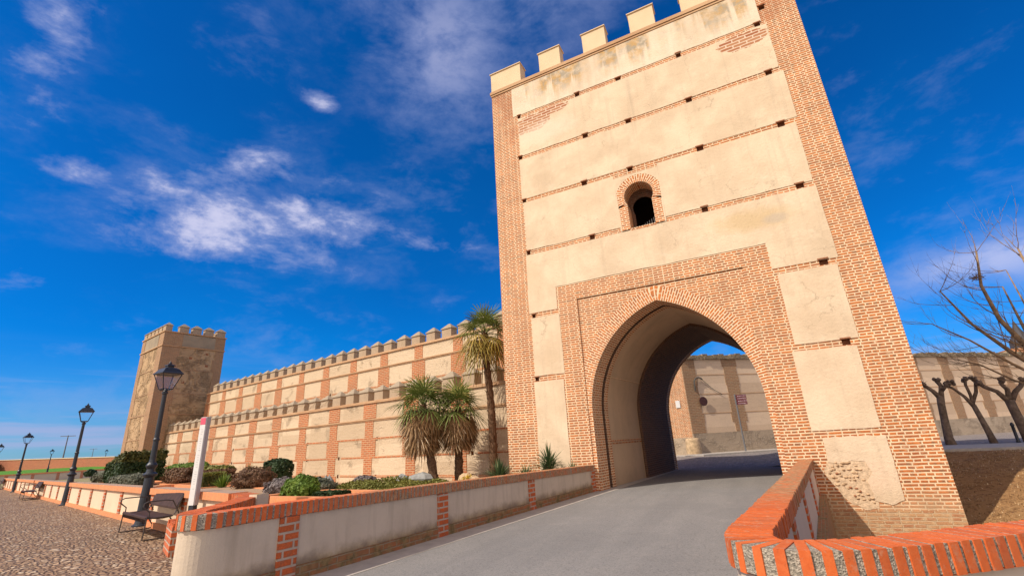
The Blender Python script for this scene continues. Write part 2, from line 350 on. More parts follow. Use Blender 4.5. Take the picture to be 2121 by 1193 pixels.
k = NT('aggregate mortar', 0.95, 0.1); uv = k.uv(obj=True)
v = k.vor(uv, 95, 'F1', 'Color')
c = k.mix(k.rng(k.xyz(v)[0], 0.1, 0.9), (0.20, 0.175, 0.14), (0.46, 0.40, 0.32))
c = k.mix(k.rng(k.noise(uv, 160, 2), 0.60, 0.68), c, (0.10, 0.085, 0.07))
k.col(c); k.bump(k.math('ADD', k.vor(uv, 95), k.noise(uv, 40, 4)), 0.8, 0.008); M['mortar'] = k.m

# grounds
k = NT('asphalt', 0.9, 0.25); uv = k.uv(obj=True)
a = k.noise(uv, 0.7, 5, 0.6); b = k.noise(uv, 7, 5, 0.7); c3 = k.vor(uv, 160, 'F1', 'Color')
tr = k.noise(k.uv((1.6, 0.12, 1), obj=True), 1.2, 4, 0.55)
c = k.mix(k.rng(a, 0.35, 0.7), (0.185, 0.182, 0.185), (0.225, 0.22, 0.22))
c = k.mix(k.rng(tr, 0.42, 0.62, 0, 0.5), c, (0.27, 0.262, 0.255))
c = k.mix(k.rng(k.xyz(c3)[0], 0.2, 1.0, 0, 0.5), c, (0.34, 0.31, 0.28))
c = k.mix(k.rng(k.xyz(c3)[1], 0.75, 1.0, 0, 0.6), c, (0.10, 0.095, 0.09))
c = k.mix(k.rng(k.noise(uv, 2.6, 6, 0.8), 0.56, 0.68, 0, 0.35), c, (0.34, 0.31, 0.28))
c = k.mix(k.rng(k.noise(uv, 30, 3, 0.85), 0.52, 0.66, 0, 0.6), c, (0.11, 0.108, 0.112))
c = k.mix(k.rng(k.noise(uv, 55, 3, 0.85), 0.56, 0.68, 0, 0.6), c, (0.40, 0.375, 0.35))
c = k.mix(k.rng(k.noise(uv, 0.35, 3, 0.5), 0.52, 0.56, 0, 0.22), c, (0.15, 0.148, 0.15))
ce = k.vor(k.vadd(uv, k.noise(uv, 1.3, 4, 0.6, color=True), (0.9, 0.9, 0)), 0.45, 'DISTANCE_TO_EDGE')
c = k.mix(k.rng(ce, 0.0, 0.004, 0.22, 0), c, (0.09, 0.08, 0.075))
k.col(c); k.bump(k.math('ADD', k.vor(uv, 160), k.math('MULTIPLY', b, 0.4)), 0.6, 0.006); M['asphalt'] = k.m
k = NT('gutter concrete', 0.9, 0.2); uv = k.uv(obj=True)
c = k.mix(k.rng(k.noise(uv, 4, 6, 0.7), 0.3, 0.7), (0.34, 0.31, 0.28), (0.48, 0.43, 0.38))
k.col(c); k.bump(k.noise(uv, 60, 4, 0.7), 0.5, 0.006); M['concrete'] = k.m

def cobble(name, cols, scale, joint, bumpd, stretch=(1, 1, 1)):
    k = NT(name, 0.75, 0.35); uv = k.uv(stretch, obj=True)
    w = k.vadd(uv, k.noise(uv, 2.0, 3, 0.6, color=True), (0.18, 0.18, 0))
    flat = k.n('ShaderNodeVectorMath', operation='MULTIPLY'); k.t.links.new(w, flat.inputs[0]); flat.inputs[1].default_value = (1, 1, 0)
    w = flat.outputs[0]
    e = k.vor(w, scale, 'DISTANCE_TO_EDGE'); cc = k.xyz(k.vor(w, scale, 'F1', 'Color'))
    c = k.mix(k.rng(cc[0], 0, 1), cols[0], cols[1])
    c = k.mix(k.rng(cc[1], 0.55, 0.9), c, cols[2])
    c = k.mix(k.rng(cc[2], 0.82, 0.95), c, cols[3])
    c = k.mix(k.rng(k.noise(uv, 50, 4, 0.7), 0.35, 0.75, 0, 0.4), c, cols[1])
    big = k.noise(uv, 0.5, 4, 0.6)
    c = k.mix(k.rng(e, 0.03, 0.11, 0.85, 0), c, joint)
    c = k.mix(k.rng(big, 0.5, 0.75, 0, 0.35), c, joint)
    k.col(c)
    k.bump(k.math('ADD', k.rng(e, 0.0, 0.30, 0, 1.0, smooth=True), k.math('MULTIPLY', cc[0], 0.4)), 1.0, bumpd)
    return k.m
M['cobble'] = cobble('plaza cobbles', ((0.44, 0.27, 0.15), (0.30, 0.18, 0.105), (0.50, 0.33, 0.20), (0.62, 0.48, 0.34)), 9.0, (0.15, 0.09, 0.055), 0.05, (1, 1.35, 1))
M['street_cobble'] = cobble('street cobbles', ((0.30, 0.26, 0.24), (0.24, 0.21, 0.20), (0.36, 0.30, 0.27), (0.40, 0.36, 0.33)), 8.0, (0.14, 0.12, 0.11), 0.02)
def soil(name, c1, c2, c3, sc=25, bumpd=0.03, crack=0.0):
    k = NT(name, 0.95, 0.1); uv = k.uv(obj=True)
    c = k.mix(k.rng(k.noise(uv, 0.9, 5, 0.65), 0.3, 0.7), c1, c2)
    c = k.mix(k.rng(k.noise(uv, sc, 4, 0.7), 0.50, 0.68), c, c3)
    c = k.mix(k.rng(k.noise(uv, sc * 3.1, 3, 0.6), 0.55, 0.7, 0, 0.6), c, c1)
    k.col(c); k.bump(k.math('ADD', k.noise(uv, sc, 6, 0.75), k.math('MULTIPLY', k.noise(uv, sc * 4, 3, 0.7), 0.4)), 0.9, bumpd)
    return k.m
M['soil'] = soil('garden gravel', (0.46, 0.32, 0.21), (0.40, 0.27, 0.17), (0.28, 0.17, 0.10), 20, 0.02)
M['bank'] = soil('dry earth bank', (0.50, 0.29, 0.13), (0.38, 0.21, 0.095), (0.18, 0.095, 0.045), 9, 0.09)
M['land'] = soil('dry land', (0.34, 0.28, 0.16), (0.26, 0.24, 0.12), (0.22, 0.18, 0.10), 3, 0.05)
M['field'] = soil('green field', (0.09, 0.24, 0.03), (0.13, 0.29, 0.045), (0.07, 0.17, 0.02), 4, 0.04)
M['ring_sky'] = None

def simple(name, c, rough=0.5, spec=0.5, metal=0.0, var=0.15, nsc=12, bumpd=0.0):
    k = NT(name, rough, spec); uv = k.uv(obj=True); k.b.inputs['Metallic'].default_value = metal
    n = k.noise(uv, nsc, 5, 0.65)
    k.col(k.mix(k.rng(n, 0.3, 0.7), tuple(x * (1 - var) for x in c), tuple(min(1, x * (1 + var)) for x in c)))
    if bumpd: k.bump(n, 0.6, bumpd)
    return k.m
M['iron'] = simple('black painted iron', (0.022, 0.026, 0.036), 0.42, 0.5, bumpd=0.002)
M['bench'] = simple('brown coated steel', (0.060, 0.032, 0.024), 0.62, 0.18, var=0.4, nsc=9, bumpd=0.004)
M['rod'] = simple('bench rod steel', (0.05, 0.04, 0.037), 0.45, 0.5)
M['white'] = simple('white enamel', (0.72, 0.71, 0.70), 0.4, 0.5, var=0.05)
M['grey_enamel'] = simple('grey enamel', (0.40, 0.385, 0.40), 0.45, 0.5, var=0.06)
M['pink'] = simple('pink enamel', (0.72, 0.10, 0.17), 0.45, 0.5, var=0.06)
M['print'] = simple('grey print', (0.52, 0.52, 0.54), 0.6, 0.3)
M['maroon'] = simple('maroon enamel', (0.12, 0.018, 0.035), 0.5, 0.4)
M['rust'] = simple('dark rusty disc', (0.075, 0.028, 0.026), 0.6, 0.3, var=0.3)
M['sign_white'] = simple('sign lettering', (0.55, 0.42, 0.45), 0.6, 0.3)
M['blue'] = simple('blue enamel', (0.05, 0.07, 0.22), 0.5, 0.4)
M['grey_post'] = simple('galvanised post', (0.16, 0.16, 0.17), 0.5, 0.4)
M['wood'] = simple('dark timber', (0.05, 0.022, 0.012), 0.7, 0.2, var=0.3)
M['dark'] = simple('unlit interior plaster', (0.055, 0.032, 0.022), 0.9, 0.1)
M['hole'] = simple('dusty hole brick', (0.30, 0.13, 0.07), 0.95, 0.1, var=0.4, nsc=30, bumpd=0.02)
M['sand'] = simple('crumbling lime core', (0.62, 0.46, 0.31), 0.95, 0.1, var=0.3, nsc=14, bumpd=0.04)
M['core_stone'] = simple('core cobble', (0.50, 0.34, 0.21), 0.9, 0.1, var=0.4, nsc=9, bumpd=0.01)
M['rock'] = simple('limestone rock', (0.50, 0.36, 0.22), 0.9, 0.2, var=0.35, nsc=6, bumpd=0.02)
M['greyrock'] = simple('blue grey rock', (0.27, 0.27, 0.26), 0.9, 0.2, var=0.3, nsc=6, bumpd=0.02)
M['gold'] = simple('yellow flowering cushion', (0.52, 0.36, 0.05), 0.9, 0.1, var=0.4, nsc=40, bumpd=0.02)
M['wire'] = simple('grey cable', (0.10, 0.09, 0.08), 0.6, 0.3)
M['slate'] = simple('dark slate', (0.06, 0.055, 0.06), 0.6, 0.3)
k = NT('lantern glass', 0.08, 0.5); k.b.inputs['Transmission Weight'].default_value = 0.93; k.b.inputs['Alpha'].default_value = 0.06; k.col((0.8, 0.85, 0.9)); M['glass'] = k.m
def leaf(name, c1, c2, c3=None, rough=0.6, trans=0.15):
    k = NT(name, rough, 0.3); oi = k.n('ShaderNodeAttribute', attribute_name='tint').outputs['Fac']
    c = k.mix(oi, c1, c2)
    if c3: c = k.mix(k.rng(oi, 0.80, 0.95), c, c3)
    k.col(c)
    tr = k.n('ShaderNodeBsdfTranslucent'); k.put(c, tr.inputs[0]); mx = k.n('ShaderNodeMixShader'); mx.inputs[0].default_value = trans
    out = k.t.nodes['Material Output']
    k.t.links.new(k.b.outputs[0], mx.inputs[1]); k.t.links.new(tr.outputs[0], mx.inputs[2]); k.t.links.new(mx.outputs[0], out.inputs[0])
    return k.m
M['palm_green'] = leaf('palm leaf', (0.07, 0.11, 0.025), (0.28, 0.32, 0.075), (0.50, 0.44, 0.14))
M['palm_yellow'] = leaf('yellowing palm leaf', (0.10, 0.12, 0.03), (0.42, 0.28, 0.05), (0.50, 0.30, 0.07))
M['palm_dead'] = leaf('dry palm leaf', (0.15, 0.075, 0.03), (0.44, 0.27, 0.12), (0.58, 0.44, 0.29))
M['bark'] = simple('palm bark', (0.13, 0.075, 0.045), 0.95, 0.1, var=0.5, nsc=18, bumpd=0.03)
M['plane_bark'] = simple('plane tree bark', (0.19, 0.135, 0.10), 0.9, 0.1, var=0.5, nsc=7, bumpd=0.03)
M['twig'] = simple('bare twig bark', (0.27, 0.18, 0.11), 0.9, 0.1, var=0.45, nsc=5, bumpd=0.01)
M['bush_dark'] = leaf('dark bush leaf', (0.014, 0.035, 0.010), (0.05, 0.085, 0.025))
M['bush_bright'] = leaf('bright bush leaf', (0.05, 0.11, 0.012), (0.19, 0.29, 0.035), (0.32, 0.38, 0.08))
M['bush_brown'] = leaf('russet bush leaf', (0.10, 0.055, 0.03), (0.24, 0.13, 0.07), (0.16, 0.17, 0.05))
M['bush_grey'] = leaf('grey green leaf', (0.07, 0.085, 0.055), (0.20, 0.20, 0.14), (0.24, 0.20, 0.17))
M['bush_lav'] = leaf('lavender grey leaf', (0.15, 0.125, 0.12), (0.30, 0.26, 0.25))
M['bush_olive'] = leaf('olive hedge leaf', (0.035, 0.05, 0.012), (0.13, 0.13, 0.03), (0.28, 0.19, 0.06))
M['bush_yellow'] = leaf('yellow green leaf', (0.10, 0.12, 0.02), (0.26, 0.24, 0.05), (0.38, 0.26, 0.07))
M['straw'] = leaf('straw', (0.16, 0.08, 0.03), (0.62, 0.42, 0.21), (0.75, 0.58, 0.36))
M['yucca'] = leaf('yucca blade', (0.035, 0.07, 0.025), (0.14, 0.19, 0.08), (0.34, 0.34, 0.18))

# ================================================================== mesh builder
class MB:
    def __init__(s):
        s.v = []; s.f = []; s.uv = []; s.mi = []; s.tint = []
    def face(s, pts, mi=0, uv=None, tint=0.0):
        n = len(s.v); pts = [Vector(p) for p in pts]
        if uv is None:
            nr = Vector((0, 0, 0))
            for i in range(1, len(pts) - 1): nr += (pts[i] - pts[0]).cross(pts[i + 1] - pts[0])
            ax, ay, az = abs(nr.x), abs(nr.y), abs(nr.z)
            if az > max(ax, ay) * 1.2: uv = [(p.x, p.y) for p in pts]
            elif ax > ay: uv = [(p.y, p.z) for p in pts]
            else: uv = [(p.x, p.z) for p in pts]
        s.v += [tuple(p) for p in pts]; s.f.append(tuple(range(n, n + len(pts)))); s.uv += uv; s.mi.append(mi); s.tint.append(tint)
    def box(s, x0, x1, y0, y1, z0, z1, mi=0, skip='', tint=0.0):
        P = [(x0, y0, z0), (x1, y0, z0), (x1, y1, z0), (x0, y1, z0), (x0, y0, z1), (x1, y0, z1), (x1, y1, z1), (x0, y1, z1)]
        for nm, ix in (('b', (3, 2, 1, 0)), ('t', (4, 5, 6, 7)), ('f', (0, 1, 5, 4)), ('r', (1, 2, 6, 5)), ('k', (2, 3, 7, 6)), ('l', (3, 0, 4, 7))):
            if nm in skip: continue
            s.face([P[i] for i in ix], mi, tint=tint)
    def obox(s, c, ux, uy, hx, hy, z0, z1, mi=0, tint=0.0, taper=1.0):
        P = []
        for zz, t in ((z0, 1.0), (z1, taper)):
            for sx, sy in ((-1, -1), (1, -1), (1, 1), (-1, 1)):
                P.append((c[0] + ux[0] * hx * sx * t + uy[0] * hy * sy * t, c[1] + ux[1] * hx * sx * t + uy[1] * hy * sy * t, c[2] + zz))
        for ix in ((3, 2, 1, 0), (4, 5, 6, 7), (0, 1, 5, 4), (1, 2, 6, 5), (2, 3, 7, 6), (3, 0, 4, 7)):
            s.face([P[i] for i in ix], mi, tint=tint)
    def tube(s, pts, rad, n=8, mi=0, caps=True, tint=0.0, shared=True):
        pts = [Vector(p) for p in pts]; base = len(s.v); L = 0; prev = None
        if isinstance(rad, (int, float)): rad = [rad] * len(pts)
        rings = []
        for i, p in enumerate(pts):
            d = (pts[min(i + 1, len(pts) - 1)] - pts[max(i - 1, 0)]).normalized()
            if prev is None:
                a = d.cross(Vector((0, 0, 1)));
                if a.length < 0.05: a = d.cross(Vector((1, 0, 0)))
                a.normalize()
            else:
                a = (prev - d * prev.dot(d)).normalized()
            prev = a; b = d.cross(a)
            if i: L += (p - pts[i - 1]).length
            ring = []
            for j in range(n):
                t = 2 * math.pi * j / n
                s.v.append(tuple(p + (a * math.cos(t) + b * math.sin(t)) * rad[i])); ring.append(len(s.v) - 1)
            rings.append((ring, L))
        for i in range(len(rings) - 1):
            (r0, l0), (r1, l1) = rings[i], rings[i + 1]
            for j in range(n):
                q = (j + 1) % n
                s.f.append((r0[j], r0[q], r1[q], r1[j])); s.mi.append(mi); s.tint.append(tint)
                c = 2 * math.pi * rad[i] / n
                s.uv += [(j * c, l0), ((j + 1) * c, l0), ((j + 1) * c, l1), (j * c, l1)]
        if caps:
            for r, rev in ((rings[0][0], True), (rings[-1][0], False)):
                r = list(reversed(r)) if rev else r
                s.f.append(tuple(r)); s.mi.append(mi); s.tint.append(tint); s.uv += [(0, 0)] * n
    def lathe(s, prof, n=16, mi=0, c=(0, 0, 0)):
        s.tube_rings([[(c[0] + r * math.cos(2 * math.pi * j / n), c[1] + r * math.sin(2 * math.pi * j / n), c[2] + z) for j in range(n)] for r, z in prof], mi)
    def tube_rings(s, rings, mi=0, caps=True):
        n = len(rings[0]); b = len(s.v)
        for r in rings: s.v += [tuple(p) for p in r]
        for i in range(len(rings) - 1):
            for j in range(n):
                q = (j + 1) % n
                s.f.append((b + i * n + j, b + i * n + q, b + (i + 1) * n + q, b + (i + 1) * n + j)); s.mi.append(mi); s.tint.append(0)
                s.uv += [(j * .1, i * .1), (j * .1 + .1, i * .1), (j * .1 + .1, i * .1 + .1), (j * .1, i * .1 + .1)]
        if caps:
            s.f.append(tuple(b + j for j in reversed(range(n)))); s.f.append(tuple(b + (len(rings) - 1) * n + j for j in range(n)))
            s.mi += [mi, mi]; s.tint += [0, 0]; s.uv += [(0, 0)] * (2 * n)
    def mesh(s, name, mats, smooth=False, org=(0, 0, 0)):
        me = bpy.data.meshes.new(name); o = Vector(org)
        me.from_pydata([(a[0] - o.x, a[1] - o.y, a[2] - o.z) for a in s.v], [], s.f)
        for m in mats: me.materials.append(m)
        me.polygons.foreach_set('material_index', s.mi)
        u = me.uv_layers.new(name='UVMap'); u.data.foreach_set('uv', [c for p in s.uv for c in p])
        if any(s.tint):
            a = me.attributes.new('tint', 'FLOAT', 'FACE'); a.data.foreach_set('value', s.tint)
        if smooth: me.polygons.foreach_set('use_smooth', [True] * len(s.f))
        me.update(); return me
    def build(s, name, mats, parent=None, org=(0, 0, 0), smooth=False, loc=None):
        if not isinstance(mats, (list, tuple)): mats = [mats]
        o = bpy.data.objects.new(name, s.mesh(name, mats, smooth, org)); C.objects.link(o)
        if parent is not None: o.parent = parent
        elif loc is None: o.location = org
        if loc is not None: o.location = loc
        return o

def tag(o, label=None, cat=None, group=None, kind=None):
    if label: o['label'] = label
    if cat: o['category'] = cat
    if group: o['group'] = group
    if kind: o['kind'] = kind
    return o
def thing(name, label, cat, loc=(0, 0, 0), rz=0.0, group=None):
    o = bpy.data.objects.new(name, None); C.objects.link(o); o.empty_display_size = 0.2
    o.location = loc; o.rotation_euler = (0, 0, rz)
    return tag(o, label, cat, group)
def put(name, me, parent=None, loc=(0, 0, 0), rz=0.0, sc=(1, 1, 1)):
    o = bpy.data.objects.new(name, me); C.objects.link(o); o.parent = parent; o.location = loc; o.rotation_euler = (0, 0, rz); o.scale = sc
    return o
def copy_tree(o, parent=None):
    c = o.copy(); C.objects.link(c); c.parent = parent
    for ch in list(o.children): copy_tree(ch, c)
    return c
def sstep(a, b, x):
    t = min(1, max(0, (x - a) / (b - a))); return t * t * (3 - 2 * t)
def hn(x, y, s=1.0, seed=0): return noise.noise(Vector((x * s, y * s, seed)))

# ================================================================== ground
def leg1x(y): return -0.105 + 0.0995 * (y - 4.35)          # right parapet, the leg that runs to the gate
def leg2y(x): return 3.15 + 0.66 * x           # right parapet, the leg that turns away to the right
def height(x, y):
    if x < -60:
        r = sstep(60, 130, -x); return 0.3 * r + 1.15 * sstep(86, 125, -x)
    if y > 14.1 and x < 2.4 and x > -7: return 0.2 * sstep(23, 29, y)
    if x > leg1x(y) and y > leg2y(x) and y < 60:
        t = (y - 14.56) * .8 + (x - 3.94) * .6; b = -1.55 if t < -2.6 else 0.45
        for (t0, z0), (t1, z1) in (((-2.6, -1.55), (-1.2, -1.25)), ((-1.2, -1.25), (0, -0.72)), ((0, -0.72), (2.79, 0.10)), ((2.79, 0.10), (5.2, 0.45))):
            if t0 <= t <= t1: b = z0 + (z1 - z0) * (t - t0) / (t1 - t0)
        if y > 20.4: b = 0.45 - 0.2 * sstep(25, 45, y)
        if 11 < y < 20: b += 0.035 * hn(x, y, 1.7) + 0.02 * hn(x, y, 5)
        return b
    if y > 23: return 0.2 * sstep(23, 29, y) if x > -8 else 0.0
    return 0.0
def axis(segs):
    out = []
    for a, b, s in segs:
        n = max(1, round((b - a) / s)); out += [a + (b - a) * i / n for i in range(n)]
    return out + [segs[-1][1]]
gx = axis([(-3000, -600, 800), (-600, -160, 110), (-160, -60, 10), (-60, -8, 4), (-8, -0.4, 1.9), (-0.4, 3.0, 0.085), (3.0, 9, 0.2), (9, 14, 0.7), (14, 60, 6), (60, 400, 85), (400, 3000, 900)])
gy = axis([(-3000, -300, 900), (-300, -20, 70), (-20, 2.6, 4), (2.6, 6, 0.1), (6, 9, 0.25), (9, 23, 0.2), (23, 40, 1.0), (40, 80, 8), (80, 400, 80), (400, 3000, 900)])
mb = MB()
mb.v = [(x, y, height(x, y)) for y in gy for x in gx]
nx = len(gx)
for j in range(len(gy) - 1):
    for i in range(nx - 1):
        a = j * nx + i; mb.f.append((a, a + 1, a + nx + 1, a + nx))
        cx, cy = (gx[i] + gx[i + 1]) / 2, (gy[j] + gy[j + 1]) / 2
        mi = 0
        if cx > leg1x(cy) and cy > leg2y(cx) and 3 < cy < 21: mi = 1
        elif cx < -7.2 and -60 < cx and 5 < cy < 40: mi = 2
        elif -160 < cx < -86 and -60 < cy < 200: mi = 3
        mb.mi.append(mi); mb.tint.append(0)
        mb.uv += [(gx[i], gy[j]), (gx[i + 1], gy[j]), (gx[i + 1], gy[j + 1]), (gx[i], gy[j + 1])]
tag(mb.build('ground', [M['land'], M['bank'], M['soil'], M['field']], smooth=True), kind='structure')

def sheet(name, pts, m, z=0.0, step=None):
    b = MB(); b.face([(x, y, z if zz is None else zz) for x, y, zz in [(p + (None,))[:3] for p in pts]])
    return tag(b.build(name, m), kind='structure')
# plaza of cobbles, camera side of the low plaza wall
sheet('plaza', [(-6.05, -14), (-6.05, 3.6), (-7.6, 5.55), (-8.8, 5.72), (-90, 25.8), (-90, -14)], M['cobble'], 0.006)
sheet('garden_path', [(-7.2, 6.0), (-7.2, 8.6), (-16, 10.4), (-24, 12.3), (-33, 14.2), (-46, 17.5), (-60, 22), (-75, 25), (-75, 23.2), (-8.8, 5.95)], M['soil'], 0.005)
rb = MB()
ys = [-14, 0, 4, 6, 8, 10, 12, 14, 16, 18, 20, 22.4]
def roadl(y): return (-4.93 + 0.088 * (y - 4.5)) if y > 4.5 else -4.93
for a, b in zip(ys, ys[1:]):
    def rr(y): return leg1x(y) + 0.02 if y > 3.4 else 5.0
    if a < 3.4 < b or b <= 4.0 and a >= 0:
        rb.face([(roadl(a), a, 0.010), (5.0 if a < 3 else rr(a), a, 0.010), (-0.12, b, 0.010), (roadl(b), b, 0.010)])
    else:
        rb.face([(roadl(a), a, 0.010), (rr(a), a, 0.010), (rr(b), b, 0.010), (roadl(b), b, 0.010)])
rb.face([(-0.1, 3.12, 0.009), (0.2, 3.0, 0.009), (12, 3.0, 0.009), (12, 10.3, 0.009)][:3] + [(9, 9.05, 0.0095)])
tag(rb.build('road', M['asphalt']), kind='structure')
gb = MB()
for a, b in zip(ys[2:], ys[3:]):
    gb.face([(roadl(a) - 0.79, a, 0.014), (roadl(a) + 0.0, a, 0.014), (roadl(b) + 0.0, b, 0.014), (roadl(b) - 0.79, b, 0.014)])
gb.face([(-6.6, -6, 0.0135), (-4.93, -6, 0.0135), (-4.93, 4, 0.0135), (-6.2, 4, 0.0135)])
tag(gb.build('gutter', M['concrete']), kind='structure')
sc_ = MB()
cols_x = [-12, -8, -4.5, 0, 4, 9, 14, 40]
for a, b in ((22.4, 24), (24, 26), (26, 28), (28, 30), (30, 34), (34, 60)):
    for x0, x1 in zip(cols_x, cols_x[1:]):
        P = [(x0, a), (x1, a), (x1, b), (x0, b)]
        if x0 >= 4: P = [(x, max(y, 22.4)) for x, y in P]
        sc_.face([(x, y, height(x, y) + 0.012 + (0.0 if x < 4 else 0.0)) for x, y in P])
tag(sc_.build('street', M['street_cobble']), kind='structure')

# ================================================================== gate tower
GO = Vector((-1.93, 14.0, 0.0))
gate = thing('gate_tower', 'tall cream plaster and brick gate tower with the road running through its pointed arch', 'gate tower', GO)
XL, XR, YF, YB1, YB2, ZT = -7.38, 3.52, 14.0, 18.4, 22.2, 15.42
CX, ZS, AR, AE, HW = -2.08, 2.2, 3.28, 0.92, 2.36
def arch_hw(z, dr=0.0):
    if z <= ZS: return HW - dr
    r = AR - dr; q = r * r - (z - ZS) ** 2
    return max(0.0, math.sqrt(max(q, 0)) - AE)
def apex(dr=0.0): return ZS + math.sqrt((AR - dr) ** 2 - AE ** 2)
def fill_around(mb, hw, cx, z0, za, x0, x1, z1, Y, mi, n=28):
    zs = [z0 + (za - z0) * (1 - (1 - i / n) ** 2) for i in range(n + 1)]
    for a, b in zip(zs, zs[1:]):
        mb.face([(x0, Y, a), (cx - hw(a), Y, a), (cx - hw(b), Y, b), (x0, Y, b)], mi)
        mb.face([(cx + hw(a), Y, a), (x1, Y, a), (x1, Y, b), (cx + hw(b), Y, b)], mi)
    mb.face([(x0, Y, za), (x1, Y, za), (x1, Y, z1), (x0, Y, z1)], mi)
BANDS = [13.76, 11.86, 9.98, 7.88, 5.55, 3.41, 1.27]
holes = [(-6.19, 13.77), (-3.74, 13.76), (-2.17, 13.74), (-0.06, 13.77), (2.38, 13.76), (-6.25, 11.88), (-3.62, 11.87), (-2.05, 11.86), (-0.03, 11.85), (2.32, 11.85),
         (-6.21, 9.99), (-3.86, 9.98), (-2.24, 9.99), (-0.01, 9.98), (2.26, 9.97), (-6.18, 7.88), (-3.8, 7.87), (-0.23, 7.88), (2.29, 7.89),
         (-6.15, 5.53), (2.33, 5.57), (-6.19, 3.4), (2.32, 3.42), (2.62, 14.35)]
rnd = random.Random(3)
hrects = []
for hx, hz in holes:
    w = rnd.uniform(0.075, 0.10); h = rnd.uniform(0.07, 0.095)
    if hx < -6: w *= 0.75; h *= 0.85
    hrects.append((hx - w, hx + w, hz - h, hz + h))
WX0, WX1, WZ0, WZ1 = -2.83, -1.37, 7.80, 9.80
IX0, IX1, IZ1 = -4.57, 0.42, 5.86
def grid_front(mb, xs, zs, skip, Y, matf, axis_y=True):
    xs = sorted(set(round(x, 4) for x in xs)); zs = sorted(set(round(z, 4) for z in zs))
    for x0, x1 in zip(xs, xs[1:]):
        run = None
        for z0, z1 in zip(zs, zs[1:]):
            cx, cz = (x0 + x1) / 2, (z0 + z1) / 2
            if any(a < cx < b and c < cz < d for a, b, c, d in skip): continue
            mb.face([(x0, Y, z0), (x1, Y, z0), (x1, Y, z1), (x0, Y, z1)], matf(cx, cz))
wb = MB()
skip = hrects + [(WX0, WX1, WZ0, WZ1), (IX0, IX1, -2, IZ1)]
xs = [XL, XR] + [v for r in skip for v in r[:2]]; zs = [-1.8, -0.42, ZT] + [v for r in skip for v in r[2:]]
zs = [z for z in zs if z >= -1.8]
grid_front(wb, xs, zs, skip, YF, lambda x, z: 1 if (z < -0.42 and x > 0.4) else 0)
# inner field of the brick frame, set back
fill_around(wb, arch_hw, CX, -1.0, apex(), IX0, IX1, IZ1, YF + 0.04, 0)
for q in (((IX0, YF, -1), (IX0, YF + .04, -1), (IX0, YF + .04, IZ1), (IX0, YF, IZ1)), ((IX1, YF + .04, -1), (IX1, YF, -1), (IX1, YF, IZ1), (IX1, YF + .04, IZ1)), ((IX0, YF, IZ1), (IX0, YF + .04, IZ1), (IX1, YF + .04, IZ1), (IX1, YF, IZ1))):
    wb.face(q, 0)
# flanks, back and roofs
wb.face([(XL, YB2, -1), (XL, YF, -1.8), (XL, YF, 7.2), (XL, YB2, 7.2)], 0); wb.face([(XL, YB1, 7.2), (XL, YF, 7.2), (XL, YF, ZT), (XL, YB1, ZT)], 0)
wb.face([(XR, YF, -1.8), (XR, YB2, -1), (XR, YB2, 7.2), (XR, YF, 7.2)], 0); wb.face([(XR, YF, 7.2), (XR, YB1, 7.2), (XR, YB1, ZT), (XR, YF, ZT)], 0)
wb.face([(XR, YB1, 7.2), (XL, YB1, 7.2), (XL, YB1, ZT), (XR, YB1, ZT)], 0)
wb.face([(XL, YF, ZT), (XR, YF, ZT), (XR, YB1, ZT), (XL, YB1, ZT)], 2); wb.face([(XL, YB1, 7.2), (XR, YB1, 7.2), (XR, YB2, 7.2), (XL, YB2, 7.2)], 2)
cb = CX + 0.11 * (YB2 - YF)
fill_around(wb, lambda z: arch_hw(z, 0.06), cb, -1.0, apex(0.06), XL, XR, 7.2, YB2, 0)
wb.build('wall', [M['gate_brick'], M['old_brick'], M['gate_merlon']], gate, GO)
# putlog holes: five-sided recesses
for x0, x1, z0, z1 in hrects:
    hb = MB(); d = 0.12
    hb.face([(x0, YF + d, z0), (x1, YF + d, z0), (x1, YF + d, z1), (x0, YF + d, z1)])
    hb.face([(x0, YF, z0), (x1, YF, z0), (x1, YF + d, z0), (x0, YF + d, z0)]); hb.face([(x0, YF + d, z1), (x1, YF + d, z1), (x1, YF, z1), (x0, YF, z1)])
    hb.face([(x0, YF, z0), (x0, YF + d, z0), (x0, YF + d, z1), (x0, YF, z1)]); hb.face([(x1, YF + d, z0), (x1, YF, z0), (x1, YF, z1), (x1, YF + d, z1)])
    # broken lintel brick above and a splayed brick at the side
    hb.box(x0 - .03, x1 + .02, YF - .035, YF + .05, z1 - .004, z1 + .03)
    hb.build('putlog_hole', M['hole'], gate, GO)
# plaster panels, 14 mm proud, with slightly wandering edges
pb = MB()
def panel(x0, x1, z0, z1, Y=YF - 0.014, th=0.016):
    n = max(2, int((x1 - x0) / 0.35)); m = max(2, int((z1 - z0) / 0.35))
    jit = lambda a, b: 0.022 * hn(a, b, 2.3, 7) + 0.010 * hn(a, b, 8.0, 2)
    loop = [(x0 + (x1 - x0) * i / n, z0) for i in range(n)] + [(x1, z0 + (z1 - z0) * i / m) for i in range(m)] + [(x1 - (x1 - x0) * i / n, z1) for i in range(n)] + [(x0, z1 - (z1 - z0) * i / m) for i in range(m)]
    P = []
    for x, z in loop:
        P.append((x + jit(x, z) * (1 if x in (x0, x1) or abs(x - x0) < 1e-6 or abs(x - x1) < 1e-6 else 0), z + jit(z, x + 9) * (1 if abs(z - z0) < 1e-6 or abs(z - z1) < 1e-6 else 0)))
    pb.face([(x, Y, z) for x, z in P], 0, uv=P)
    for (a, b) in zip(P, P[1:] + P[:1]):
        pb.face([(a[0], Y + th, a[1]), (b[0], Y + th, b[1]), (b[0], Y, b[1]), (a[0], Y, a[1])], 0)
bh = 0.085
